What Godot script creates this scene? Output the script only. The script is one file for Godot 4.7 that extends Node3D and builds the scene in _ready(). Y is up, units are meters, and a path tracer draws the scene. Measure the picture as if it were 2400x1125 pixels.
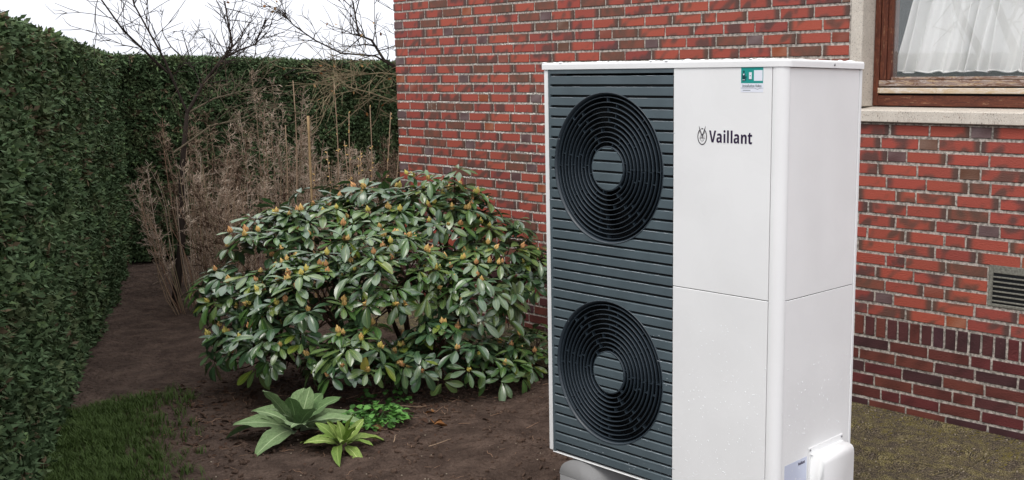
extends Node3D
# x runs along the house wall to the right, y up, z out of the wall towards the viewer; the house corner is the origin. Metres.

const COURSE := 0.06815
const TOPJ := 30.4
var rng := RandomNumberGenerator.new()
var noise := FastNoiseLite.new()
var soft := FastNoiseLite.new()   # without octaves
var cam_at := Vector3(7.158, 1.6936, 4.8604)
var cam_basis := Basis(Vector3(0.74897539, 0.00395286, -0.66258602), Vector3(-0.11118361, 0.98655335, -0.11979438), Vector3(0.65320293, 0.16339175, 0.73934368))
var names := {}
var m := {}

# ---------------------------------------------------------------- helpers
func numbered(called: String) -> String:
	var n: int = names.get(called, 0)
	names[called] = n + 1
	return called if n == 0 else "%s_%03d" % [called, n]

func tag(o: Node, label: String, category: String, group := "", kind := "") -> Node:
	if label: o.set_meta("label", label)
	if category: o.set_meta("category", category)
	if group: o.set_meta("group", group)
	if kind: o.set_meta("kind", kind)
	return o

func thing(called: String, label: String, category: String, at := Vector3.ZERO, turn := 0.0, group := "") -> Node3D:
	var o := Node3D.new()
	o.name = numbered(called)
	add_child(o, true)
	o.position = at
	o.rotation.y = turn
	tag(o, label, category, group)
	return o

func put(called: String, mesh: Mesh, mat: Material, parent: Node, xf := Transform3D()) -> MeshInstance3D:
	var o := MeshInstance3D.new()
	var key := str(parent.get_instance_id()) + called
	var n: int = names.get(key, 0)
	names[key] = n + 1
	o.name = called if n == 0 else "%s_%03d" % [called, n]
	o.mesh = mesh
	if mat: o.material_override = mat
	o.transform = xf
	parent.add_child(o, true)
	return o

func many(called: String, mesh: Mesh, mat: Material, parent: Node, places: Array, tints: Array = []) -> MultiMeshInstance3D:
	var mm := MultiMesh.new()
	mm.transform_format = MultiMesh.TRANSFORM_3D
	mm.use_colors = tints.size() > 0
	mm.mesh = mesh
	mm.instance_count = places.size()
	for i in places.size():
		mm.set_instance_transform(i, places[i])
		if tints.size() > 0: mm.set_instance_color(i, tints[i])
	var o := MultiMeshInstance3D.new()
	o.name = called
	o.multimesh = mm
	o.material_override = mat
	o.set_meta("kind", "stuff")
	parent.add_child(o, true)
	return o

func mb(flat := false) -> SurfaceTool:
	var st := SurfaceTool.new()
	st.begin(Mesh.PRIMITIVE_TRIANGLES)
	st.set_smooth_group(-1 if flat else 0)
	return st

func done(st: SurfaceTool, index := true) -> ArrayMesh:
	if index: st.index()
	st.generate_normals()
	return st.commit()

# corners counter-clockwise seen from the front
func quad(st: SurfaceTool, a: Vector3, b: Vector3, c: Vector3, d: Vector3, ua := Vector2(0, 1), ub := Vector2(1, 1), uc := Vector2(1, 0), ud := Vector2(0, 0)) -> void:
	st.set_uv(ua); st.add_vertex(a)
	st.set_uv(uc); st.add_vertex(c)
	st.set_uv(ub); st.add_vertex(b)
	st.set_uv(ua); st.add_vertex(a)
	st.set_uv(ud); st.add_vertex(d)
	st.set_uv(uc); st.add_vertex(c)

func tri(st: SurfaceTool, a: Vector3, b: Vector3, c: Vector3, ua := Vector2(0, 1), ub := Vector2(1, 1), uc := Vector2(1, 0)) -> void:
	st.set_uv(ua); st.add_vertex(a)
	st.set_uv(uc); st.add_vertex(c)
	st.set_uv(ub); st.add_vertex(b)

func quad_out(st: SurfaceTool, p: Array, from: Vector3) -> void:
	var n: Vector3 = (p[1] - p[0]).cross(p[2] - p[0])
	var mid: Vector3 = (p[0] + p[2]) * 0.5
	if n.dot(mid - from) > 0.0: quad(st, p[0], p[1], p[2], p[3])
	else: quad(st, p[0], p[3], p[2], p[1])

# chamfered box
func box(st: SurfaceTool, lo: Vector3, hi: Vector3, bev := 0.003) -> void:
	var c := (lo + hi) * 0.5
	var h := (hi - lo) * 0.5
	var b := minf(bev, minf(h.x, minf(h.y, h.z)) * 0.9)
	for ax in 3:
		var u := (ax + 1) % 3
		var v := (ax + 2) % 3
		for s in [-1.0, 1.0]:
			var p := []
			for k in [[-1, -1], [1, -1], [1, 1], [-1, 1]]:
				var q := Vector3.ZERO
				q[ax] = s * h[ax]
				q[u] = k[0] * (h[u] - b)
				q[v] = k[1] * (h[v] - b)
				p.append(c + q)
			quad_out(st, p, c)
			if b > 0.0:
				for s2 in [-1.0, 1.0]:   # edge between +-ax and +-u
					var e := []
					for k in [[0, -1], [1, -1], [1, 1], [0, 1]]:
						var q := Vector3.ZERO
						q[ax] = s * (h[ax] - (b if k[0] == 1 else 0.0))
						q[u] = s2 * (h[u] - (0.0 if k[0] == 1 else b))
						q[v] = k[1] * (h[v] - b)
						e.append(c + q)
					quad_out(st, e, c)
	if b > 0.0:
		for sx in [-1.0, 1.0]:
			for sy in [-1.0, 1.0]:
				for sz in [-1.0, 1.0]:
					var a := c + Vector3(sx * h.x, sy * (h.y - b), sz * (h.z - b))
					var bb := c + Vector3(sx * (h.x - b), sy * h.y, sz * (h.z - b))
					var d := c + Vector3(sx * (h.x - b), sy * (h.y - b), sz * h.z)
					if (bb - a).cross(d - a).dot(a - c) > 0.0: tri(st, a, bb, d)
					else: tri(st, a, d, bb)

func box_mesh(lo: Vector3, hi: Vector3, bev := 0.003) -> ArrayMesh:
	var st := mb(true)
	box(st, lo, hi, bev)
	return done(st)

func tube(st: SurfaceTool, pts: Array, radii: Array, sides := 6, cap := true) -> void:
	var up := Vector3(0.13, 0.98, 0.11)
	var prev := []
	for i in pts.size():
		var t: Vector3 = (pts[mini(i + 1, pts.size() - 1)] - pts[maxi(i - 1, 0)])
		t = t.normalized() if t.length() > 1e-7 else Vector3.UP
		var x := t.cross(up if absf(t.dot(up)) < 0.95 else Vector3.RIGHT).normalized()
		var y := x.cross(t)
		var ring := []
		for k in sides:
			var a := TAU * k / sides
			ring.append(pts[i] + (x * cos(a) + y * sin(a)) * radii[i])
		if i > 0:
			for k in sides:
				var k2 := (k + 1) % sides
				var v0 := float(i - 1) / pts.size()
				var v1 := float(i) / pts.size()
				quad(st, prev[k], ring[k], ring[k2], prev[k2], Vector2(float(k) / sides, v0), Vector2(float(k) / sides, v1), Vector2(float(k + 1) / sides, v1), Vector2(float(k + 1) / sides, v0))
		prev = ring
	if cap and radii[-1] > 0.0015:
		for k in sides:
			tri(st, pts[-1], prev[(k + 1) % sides], prev[k])

# profile of (radius, height) turned about +Y; outside faces out when the profile runs upwards
func lathe(st: SurfaceTool, prof: Array, segs := 16, xf := Transform3D()) -> void:
	for i in prof.size() - 1:
		for k in segs:
			var a := TAU * k / segs
			var b := TAU * (k + 1) / segs
			var p: Vector2 = prof[i]
			var q: Vector2 = prof[i + 1]
			quad(st, xf * Vector3(cos(a) * p.x, p.y, -sin(a) * p.x), xf * Vector3(cos(b) * p.x, p.y, -sin(b) * p.x), xf * Vector3(cos(b) * q.x, q.y, -sin(b) * q.x), xf * Vector3(cos(a) * q.x, q.y, -sin(a) * q.x))

# flat polygon (counter-clockwise or not) in the xy plane, given a thickness
func plate(st: SurfaceTool, poly: PackedVector2Array, z0: float, z1: float) -> void:
	var idx := Geometry2D.triangulate_polygon(poly)
	for i in range(0, idx.size(), 3):
		var a := poly[idx[i]]
		var b := poly[idx[i + 1]]
		var c := poly[idx[i + 2]]
		if (b - a).cross(c - a) < 0.0:
			var t := b
			b = c
			c = t
		tri(st, Vector3(a.x, a.y, z1), Vector3(b.x, b.y, z1), Vector3(c.x, c.y, z1), a, b, c)
	var ccw := not Geometry2D.is_polygon_clockwise(poly)
	for i in poly.size():
		var a := poly[i]
		var b := poly[(i + 1) % poly.size()]
		if not ccw:
			var t := a
			a = b
			b = t
		quad(st, Vector3(a.x, a.y, z0), Vector3(b.x, b.y, z0), Vector3(b.x, b.y, z1), Vector3(a.x, a.y, z1), a, b, b, a)

# ring of points between an inner and an outer outline
func band(st: SurfaceTool, inner: Array, outer: Array, z0: float, z1: float) -> void:
	for i in inner.size():
		var j := (i + 1) % inner.size()
		var a: Vector2 = inner[i]
		var b: Vector2 = inner[j]
		var c: Vector2 = outer[j]
		var d: Vector2 = outer[i]
		quad_out(st, [Vector3(a.x, a.y, z1), Vector3(b.x, b.y, z1), Vector3(c.x, c.y, z1), Vector3(d.x, d.y, z1)], Vector3(a.x, a.y, z0 - 1.0))
		var mid := Vector3(a.x + d.x, a.y + d.y, z0 + z1) * 0.5
		quad_out(st, [Vector3(d.x, d.y, z0), Vector3(c.x, c.y, z0), Vector3(c.x, c.y, z1), Vector3(d.x, d.y, z1)], mid)
		quad_out(st, [Vector3(a.x, a.y, z0), Vector3(b.x, b.y, z0), Vector3(b.x, b.y, z1), Vector3(a.x, a.y, z1)], mid)

func rf(a: float, b: float) -> float:
	return rng.randf_range(a, b)

func rdir() -> Vector3:
	var y := rf(-1, 1)
	var a := rf(0, TAU)
	var r := sqrt(1 - y * y)
	return Vector3(cos(a) * r, y, sin(a) * r)

func std(color: Color, rough := 0.7, spec := 0.5) -> StandardMaterial3D:
	var s := StandardMaterial3D.new()
	s.albedo_color = color
	s.roughness = rough
	s.metallic_specular = spec
	return s

func c8(r: float, g: float, b: float) -> Color:
	return Color(r / 255.0, g / 255.0, b / 255.0)

func texture(w: int, h: int, f: Callable) -> ImageTexture:
	var d := PackedByteArray()
	d.resize(w * h * 3)
	var i := 0
	for y in h:
		for x in w:
			var c: Color = f.call(x, y)
			d[i] = clampi(int(c.r * 255.0), 0, 255)
			d[i + 1] = clampi(int(c.g * 255.0), 0, 255)
			d[i + 2] = clampi(int(c.b * 255.0), 0, 255)
			i += 3
	return ImageTexture.create_from_image(Image.create_from_data(w, h, false, Image.FORMAT_RGB8, d))

# noise that repeats after w x h
func tiled(x: float, y: float, w: float, h: float, scale: float) -> float:
	var a := TAU * x / w
	var b := TAU * y / h
	var r := w * scale / TAU
	return noise.get_noise_3d(cos(a) * r + cos(b) * r * 0.37, sin(a) * r + 40.0 + sin(b) * r * 0.29, cos(b) * r + sin(b) * r)

# leaf along +x, face up +y; widest part at `belly` of its length
func leaf_mesh(length: float, width: float, droop: float, fold: float, segs := 5, belly := 0.6, wave := 0.0, stalk := 0.08, blunt := 0.75) -> ArrayMesh:
	var st := mb()
	var rows := []
	for i in segs + 1:
		var t := float(i) / segs
		var u := t
		var w := pow(sin(PI * pow(u, log(0.5) / log(belly))), blunt) * width * 0.5
		if i == 0: w = width * 0.03
		if i == segs: w = width * (0.02 if blunt > 0.7 else 0.10)
		var a := droop * t
		var x := length * (stalk + t)
		var y := -droop * length * t * t * 0.5
		var up := Vector3(sin(a), cos(a), 0)
		var mid := Vector3(x - absf(a) * 0.1 * length * t, y, 0)
		var wv := sin(t * 17.0) * wave * width
		rows.append([mid + up * (fold * w) + Vector3(0, wv, -w), mid + up * (fold * w * 0.35) + Vector3(0, 0, -w * 0.5), mid, mid + up * (fold * w * 0.35) + Vector3(0, 0, w * 0.5), mid + up * (fold * w) + Vector3(0, -wv, w)])
	for i in segs:
		for k in 4:
			var v0 := float(i) / segs
			var v1 := float(i + 1) / segs
			var u0 := k / 4.0
			var u1 := (k + 1) / 4.0
			quad(st, rows[i][k], rows[i][k + 1], rows[i + 1][k + 1], rows[i + 1][k], Vector2(u0, v0), Vector2(u1, v0), Vector2(u1, v1), Vector2(u0, v1))
	return done(st)

func frame_on(at: Vector3, x: Vector3, up: Vector3, s := 1.0) -> Transform3D:
	x = x.normalized()
	var z := x.cross(up)
	if z.length() < 1e-4: z = x.cross(Vector3(0.31, 0.2, 0.93))
	z = z.normalized()
	var y := z.cross(x)
	return Transform3D(Basis(x * s, y * s, z * s), at)

func text_mesh(txt: String, height: float, width: float, depth: float, weight := 700) -> Mesh:
	var f := SystemFont.new()
	f.font_names = PackedStringArray(["Droid Sans"])
	f.font_weight = weight
	var t := TextMesh.new()
	t.text = txt
	t.font = f
	t.font_size = 64
	t.pixel_size = 0.01
	t.depth = 0.1
	t.curve_step = 1.5
	var ab := t.get_aabb()
	var st := mb()
	st.append_from(t, 0, Transform3D(Basis.from_scale(Vector3(width / ab.size.x, height / ab.size.y, depth / 0.1)), Vector3.ZERO) * Transform3D(Basis(), -ab.get_center()))
	return st.commit()

# ---------------------------------------------------------------- scene
func _ready() -> void:
	rng.seed = 20240311
	noise.seed = 7
	noise.noise_type = FastNoiseLite.TYPE_SIMPLEX_SMOOTH
	noise.frequency = 1.0
	soft.seed = 11
	soft.noise_type = FastNoiseLite.TYPE_SIMPLEX_SMOOTH
	soft.frequency = 1.0
	soft.fractal_type = FastNoiseLite.FRACTAL_NONE
	camera_and_light()
	materials()
	house()
	ground()
	hedge()
	dry_border()
	trees()
	rhododendron()
	low_plants()
	heat_pump()
	litter()

func camera_and_light() -> void:
	var cam := Camera3D.new()
	cam.name = "camera"
	cam.projection = Camera3D.PROJECTION_FRUSTUM
	cam.near = 0.05
	cam.far = 400.0
	cam.size = 0.05 * 1125.0 / 2473.83
	cam.frustum_offset = Vector2((1200.0 - 1569.50) / 2473.83 * 0.05, (619.60 - 562.5) / 2473.83 * 0.05)
	cam.transform = Transform3D(cam_basis.orthonormalized(), cam_at)
	add_child(cam)
	cam.current = true
	var sm := ProceduralSkyMaterial.new()
	sm.sky_top_color = c8(250, 251, 255)
	sm.sky_horizon_color = c8(176, 178, 184)
	sm.sky_curve = 0.35
	sm.sky_energy_multiplier = 1.3
	sm.ground_bottom_color = c8(70, 66, 58)
	sm.ground_horizon_color = c8(140, 140, 138)
	sm.sun_angle_max = 40.0
	var sky := Sky.new()
	sky.sky_material = sm
	var e := Environment.new()
	e.background_mode = Environment.BG_SKY
	e.sky = sky
	e.tonemap_mode = Environment.TONE_MAPPER_LINEAR
	e.tonemap_exposure = 1.29
	e.sdfgi_enabled = true
	e.ssao_enabled = true
	e.ssil_enabled = true
	var w := WorldEnvironment.new()
	w.name = "air"
	w.environment = e
	add_child(w)
	var sun := DirectionalLight3D.new()
	sun.name = "sun"
	sun.light_color = Color(1.0, 0.98, 0.96)
	sun.light_energy = 0.42
	sun.light_angular_distance = 24.0
	sun.shadow_enabled = true
	sun.transform = Transform3D(Basis.looking_at(-Vector3(0.12, 0.86, 0.49), Vector3.UP), Vector3(0, 8, 0))
	add_child(sun)

func grain(freq: float, oct := 4, lo := 0.8, hi := 1.1) -> NoiseTexture2D:
	var n := FastNoiseLite.new()
	n.seed = 3
	n.frequency = freq
	n.fractal_octaves = oct
	var t := NoiseTexture2D.new()
	t.width = 512
	t.height = 512
	t.seamless = true
	t.noise = n
	var g := Gradient.new()
	g.set_color(0, Color(lo, lo, lo))
	g.set_color(1, Color(hi, hi, hi))
	t.color_ramp = g
	return t

func bump(freq: float, oct := 4, strength := 4.0) -> NoiseTexture2D:
	var t := grain(freq, oct)
	t.color_ramp = null
	t.as_normal_map = true
	t.bump_strength = strength
	return t

func world_tri(s: StandardMaterial3D, per_metre: float) -> void:
	s.uv1_triplanar = true
	s.uv1_world_triplanar = true
	s.uv1_scale = Vector3.ONE * per_metre

func materials() -> void:
	# brick faces: 8 x 16 cells, fired reds with dark clouds, odd headers, dark plinth bricks
	m.brick = std(Color.WHITE, 0.75, 0.4)
	m.brick.albedo_texture = texture(1024, 512, brick_pixel)
	m.brick.normal_enabled = true
	m.brick.normal_texture = bump(0.22, 3, 3.0)
	m.brick.normal_scale = 0.3
	m.mortar = std(c8(203, 195, 185), 0.95, 0.2)
	m.mortar.albedo_texture = grain(0.02, 5, 0.5, 1.2)
	world_tri(m.mortar, 4.0)
	m.mortar.heightmap_enabled = true
	m.mortar.heightmap_texture = grain(0.08, 4, 0.0, 1.0)
	m.mortar.heightmap_scale = 0.3
	m.lime = std(c8(226, 224, 216), 0.9, 0.2)
	m.terrazzo = std(Color.WHITE, 0.7, 0.4)
	m.terrazzo.albedo_texture = texture(256, 256, terrazzo_pixel)
	world_tri(m.terrazzo, 2.2)
	m.terrazzo_dark = m.terrazzo.duplicate()
	m.terrazzo_dark.albedo_color = c8(205, 190, 178)
	m.wood = std(Color.WHITE, 0.6, 0.4)
	m.wood.albedo_texture = texture(128, 512, func(x, y): return wood_pixel(x, y, c8(112, 62, 42), c8(72, 36, 25), 0.22))
	m.wood_worn = std(Color.WHITE, 0.8, 0.3)
	m.wood_worn.albedo_texture = texture(128, 512, func(x, y): return wood_pixel(x, y, c8(180, 170, 164), c8(108, 78, 62), 0.5))
	m.rail = std(Color.WHITE, 0.6, 0.4)
	m.rail.albedo_texture = texture(64, 256, func(x, y): return wood_pixel(x * 2, y * 2, c8(214, 206, 198), c8(190, 165, 130), 0.2))
	m.glass = std(Color(0.9, 0.95, 0.95, 0.06), 0.0, 0.6)
	m.glass.transparency = BaseMaterial3D.TRANSPARENCY_ALPHA
	m.net = std(c8(244, 244, 242), 0.9, 0.1)
	m.net.backlight_enabled = true
	m.net.backlight = Color(0.25, 0.25, 0.25)
	m.room = std(c8(62, 58, 52), 0.9, 0.2)
	m.roof = std(c8(92, 60, 52), 0.85, 0.3)
	m.white = std(c8(237, 238, 238), 0.42, 0.5)
	m.white.albedo_texture = grain(0.004, 4, 0.97, 1.01)
	world_tri(m.white, 0.8)
	m.slat = std(c8(83, 96, 102), 0.42, 0.5)
	m.slat.albedo_texture = grain(0.01, 3, 0.92, 1.04)
	world_tri(m.slat, 1.0)
	m.ring = std(c8(46, 56, 64), 0.38, 0.5)
	m.dark = std(c8(18, 21, 24), 0.6, 0.4)
	m.black = std(c8(30, 32, 34), 0.7, 0.3)
	m.print = std(c8(42, 26, 58), 0.5, 0.4)
	m.print_grey = std(c8(66, 62, 68), 0.5, 0.4)
	m.teal = std(c8(22, 148, 140), 0.35, 0.5)
	m.teal_dark = std(c8(20, 58, 66), 0.35, 0.5)
	m.paper = std(c8(228, 232, 242), 0.3, 0.5)
	m.label = std(c8(196, 203, 222), 0.3, 0.5)
	m.steel = std(c8(150, 150, 154), 0.3, 0.5)
	m.steel.metallic = 0.9
	m.drop = std(c8(240, 243, 245), 0.06, 0.7)
	m.drop_dark = std(c8(132, 142, 148), 0.06, 0.8)
	m.vent = std(c8(138, 137, 127), 0.9, 0.2)
	m.vent.albedo_texture = grain(0.04, 4, 0.7, 1.05)
	world_tri(m.vent, 3.0)
	m.foot = std(c8(140, 140, 140), 0.9, 0.2)
	# soil, slabs
	m.soil = std(Color.WHITE, 0.95, 0.15)
	m.soil.albedo_texture = texture(512, 512, soil_pixel)
	world_tri(m.soil, 0.9)
	m.soil.heightmap_enabled = true
	m.soil.heightmap_texture = grain(0.04, 5, 0.0, 1.0)
	m.soil.heightmap_scale = 2.2
	m.clod = std(c8(84, 69, 60), 0.95, 0.15)
	m.clod.heightmap_enabled = true
	m.clod.heightmap_texture = grain(0.05, 4, 0.0, 1.0)
	m.clod.heightmap_scale = 0.5
	world_tri(m.clod, 4.0)
	m.pebble = std(c8(150, 139, 122), 0.8, 0.3)
	m.slab = std(Color.WHITE, 0.9, 0.3)
	m.slab.albedo_texture = texture(512, 512, slab_pixel)
	world_tri(m.slab, 1.6)
	m.slab.heightmap_enabled = true
	m.slab.heightmap_texture = grain(0.16, 3, 0.0, 1.0)
	m.slab.heightmap_scale = 0.35
	m.moss = std(c8(98, 90, 50), 0.95, 0.1)
	# plants
	m.rhodo_tex = texture(64, 128, rhodo_pixel)
	m.rhodo = []
	for k in [[1.0, 1.0, 1.0], [0.82, 0.9, 0.92], [1.12, 1.1, 0.95], [0.9, 1.0, 0.8], [1.25, 1.15, 0.75]]:
		var s := std(Color(1.0 * k[0], 1.0 * k[1], 1.0 * k[2]), 0.28, 0.65)
		s.albedo_texture = m.rhodo_tex
		s.backlight_enabled = true
		s.backlight = Color(0.12, 0.16, 0.05)
		m.rhodo.append(s)
	m.rhodo_yellow = std(c8(150, 142, 60), 0.5, 0.5)
	m.bud = std(c8(212, 178, 112), 0.55, 0.4)
	m.bud_red = std(c8(200, 152, 104), 0.55, 0.4)
	m.bud_green = std(c8(204, 190, 104), 0.55, 0.4)
	m.twig = std(c8(74, 58, 48), 0.9, 0.2)
	m.petiole = std(c8(140, 142, 74), 0.6, 0.3)
	m.bark = std(c8(54, 47, 43), 0.95, 0.2)
	m.bark_pale = std(c8(100, 91, 76), 0.95, 0.2)
	m.whip = std(c8(134, 122, 98), 0.9, 0.2)
	m.cane = std(c8(150, 129, 108), 0.85, 0.2)
	m.stem = std(c8(146, 118, 98), 0.9, 0.15)
	m.plume = std(c8(176, 160, 144), 0.95, 0.1)
	m.plume_dark = std(c8(142, 124, 108), 0.95, 0.1)
	m.bamboo = std(c8(162, 138, 102), 0.7, 0.3)
	m.hedge_leaf = std(Color.WHITE, 0.75, 0.25)
	m.hedge_leaf.vertex_color_use_as_albedo = true
	m.foxglove = std(Color.WHITE, 0.8, 0.25)
	m.foxglove.albedo_texture = texture(64, 160, func(x, y): return net_leaf_pixel(x, y, c8(122, 148, 100), c8(164, 182, 138)))
	m.foxglove.backlight_enabled = true
	m.foxglove.backlight = Color(0.2, 0.25, 0.1)
	m.foxglove.rim_enabled = true
	m.foxglove.rim = 0.25
	m.foxglove_dark = m.foxglove.duplicate()
	m.foxglove_dark.albedo_color = c8(200, 214, 196)
	m.lime_leaf = std(Color.WHITE, 0.6, 0.35)
	m.lime_leaf.albedo_texture = texture(64, 160, func(x, y): return net_leaf_pixel(x, y, c8(136, 162, 78), c8(190, 202, 132)))
	m.lime_leaf.backlight_enabled = true
	m.lime_leaf.backlight = Color(0.3, 0.35, 0.12)
	m.lime_leaf_soft = m.lime_leaf.duplicate()
	m.lime_leaf_soft.albedo_color = c8(212, 224, 200)
	m.herb = std(c8(92, 140, 66), 0.6, 0.35)
	m.herb_dark = std(c8(58, 96, 42), 0.6, 0.35)
	m.grass = std(c8(66, 84, 40), 0.7, 0.3)
	m.dead_leaf = std(c8(132, 92, 58), 0.85, 0.2)
	m.dead_pale = std(c8(176, 142, 98), 0.85, 0.2)

func brick_pixel(x: int, y: int) -> Color:
	var cx := x / 128
	var cy := y / 32
	var cell := cy * 8 + cx
	var u := (x % 128) / 128.0
	var v := (y % 32) / 32.0
	var h := float((cell * 7919 + 13) % 1000) / 1000.0
	var h2 := float((cell * 104729 + 77) % 1000) / 1000.0
	var n := soft.get_noise_3d(u * 1.7 + v * 0.35, v * 0.45, cell * 5.3)
	var n2 := soft.get_noise_3d(u * 4.0, v * 0.7, cell * 3.1 + 50.0)
	var fine := noise.get_noise_3d(x * 0.45, y * 0.45, 9.0)
	var c: Color
	if cell < 72:
		var red := c8(164, 76, 64).lerp(c8(140, 66, 60), h).lerp(c8(174, 88, 64), h2 * 0.6)
		var brown := c8(84, 62, 60).lerp(c8(98, 72, 60), h2)
		var k := 0.0
		var side := smoothstep(0.22, 0.06, u) if h < 0.5 else smoothstep(0.76, 0.92, u)
		if h2 > 0.15: k = maxf(k, side)
		k = maxf(k, 0.85 * smoothstep(-0.15 + h2 * 0.4, 0.6 + h2 * 0.35, n + n2 * 0.3))
		if h2 > 0.86: k = maxf(k, 0.75 + n2 * 0.3)
		c = red.lerp(brown, clampf(k, 0, 1))
	elif cell < 96:
		c = [c8(98, 76, 76), c8(110, 80, 66), c8(146, 82, 56), c8(92, 66, 66), c8(134, 74, 60), c8(104, 84, 84)][cell % 6]
		c = c.lerp(c.lightened(0.14), n * 0.8 + 0.2)
	else:
		c = [c8(84, 46, 46), c8(98, 50, 44), c8(78, 48, 54), c8(108, 58, 48), c8(70, 42, 44), c8(100, 46, 46)][cell % 6]
		c = c.lerp(c.darkened(0.3), clampf(n + 0.2, 0, 1) * 0.7)
	var edge := minf(minf(u * 4.0, (1.0 - u) * 4.0), minf(v, 1.0 - v))
	c = c.darkened(0.16 * smoothstep(0.14, 0.0, edge))
	c = c.lightened(0.05 * fine) if fine > 0 else c.darkened(-0.12 * fine)
	var pit := noise.get_noise_3d(x * 0.21, y * 0.25, 77.0 + cell)
	if pit > 0.62: c = c.darkened(0.22)
	return c

func terrazzo_pixel(x: int, y: int) -> Color:
	var c := c8(206, 198, 186)
	var a := tiled(x, y, 256, 256, 0.22)
	var b := tiled(x + 91, y + 37, 256, 256, 0.3)
	if a > 0.42: c = c8(108, 98, 90)
	elif a < -0.45: c = c8(232, 228, 220)
	if b > 0.5: c = c8(150, 118, 98)
	elif b < -0.55: c = c8(120, 114, 108)
	return c.darkened(0.06 * (tiled(x, y, 256, 256, 0.02) + 0.5))

func wood_pixel(x: int, y: int, a: Color, b: Color, worn: float) -> Color:
	var g := noise.get_noise_2d(x * 0.16 + noise.get_noise_2d(x * 0.02, y * 0.008) * 5.0, y * 0.006)
	var g2 := noise.get_noise_2d(x * 0.6, y * 0.02 + 90.0)
	var c := a.lerp(b, clampf(0.5 + g * 0.9 + g2 * 0.3, 0, 1))
	var s := noise.get_noise_2d(x * 0.09 + 300.0, y * 0.012)
	if s + g2 * 0.4 > 0.75 - worn: c = c.lerp(c8(205, 178, 140), 0.55)
	return c

func soil_pixel(x: int, y: int) -> Color:
	var a := tiled(x, y, 512, 512, 0.012)
	var b := tiled(x + 50, y, 512, 512, 0.06)
	var d := tiled(x, y + 70, 512, 512, 0.35)
	var c := c8(62, 51, 45).lerp(c8(92, 77, 68), clampf(0.45 + a * 0.9 + b * 0.35, 0, 1))
	c = c.darkened(clampf(-d * 0.5, 0, 0.5)).lightened(clampf(d * 0.12, 0, 0.2))
	if d > 0.66 and b > 0.0: c = c.lerp(c8(150, 136, 120), 0.6)
	return c

func slab_pixel(x: int, y: int) -> Color:
	var a := tiled(x, y, 512, 512, 0.014)
	var b := tiled(x + 33, y, 512, 512, 0.07)
	var d := tiled(x, y + 11, 512, 512, 0.16)
	var g := tiled(x + 9, y + 71, 512, 512, 0.2)
	var c := c8(80, 70, 58).lerp(c8(124, 114, 68), clampf(0.35 + a * 0.9 + b * 0.6, 0, 1))
	c = c.darkened(clampf(0.15 - d * 1.3, 0, 0.75)).lightened(clampf(d * 0.35, 0, 0.3))
	if g > 0.36: c = c.lerp(c8(188, 176, 148), clampf((g - 0.36) * 4.0, 0, 0.9))
	return c

func rhodo_pixel(x: int, y: int) -> Color:
	var u := absf(x / 63.0 - 0.5) * 2.0
	var v := y / 127.0
	var c := c8(86, 108, 72)
	c = c.lerp(c8(68, 92, 60), noise.get_noise_2d(x * 0.06, y * 0.05) * 0.5 + 0.5)
	c = c.lerp(c8(150, 160, 104), smoothstep(0.10, 0.03, u) * (1.0 - v * 0.7))
	var vein := absf(sin((v * 11.0 - u * 2.2) * PI))
	c = c.lerp(c8(104, 124, 86), smoothstep(0.12, 0.0, vein) * 0.35)
	if noise.get_noise_2d(x * 0.3 + 40.0, y * 0.3) > 0.74: c = c.darkened(0.25)
	return c.darkened(0.1 * smoothstep(0.85, 1.0, u))

func net_leaf_pixel(x: int, y: int, a: Color, b: Color) -> Color:
	var u := absf(x / 63.0 - 0.5) * 2.0
	var v := y / 159.0
	var c := a.lerp(a.darkened(0.25), noise.get_noise_2d(x * 0.07, y * 0.05) * 0.5 + 0.5)
	var cell := absf(noise.get_noise_2d(x * 0.16, y * 0.13))
	c = c.lerp(b, smoothstep(0.12, 0.0, cell) * 0.45)
	var vein := absf(sin((v * 8.0 - u * 2.6) * PI))
	c = c.lerp(b, smoothstep(0.14, 0.0, vein) * 0.5)
	return c.lerp(b, smoothstep(0.09, 0.02, u))

# ---------------------------------------------------------------- house
func joint(k: float) -> float:
	return (TOPJ - k) * COURSE

func to_view(p: Vector3) -> Vector3:
	var q := cam_basis.orthonormalized().inverse() * (p - cam_at)
	return Vector3(1569.5 - 2473.83 * q.x / q.z, 619.6 + 2473.83 * q.y / q.z, -q.z)

func brick_mesh(w: float, h: float, cell: int, upright := false) -> ArrayMesh:
	var st := mb(true)
	brick_into(st, Transform3D(), w, h, cell, upright)
	return done(st)

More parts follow.
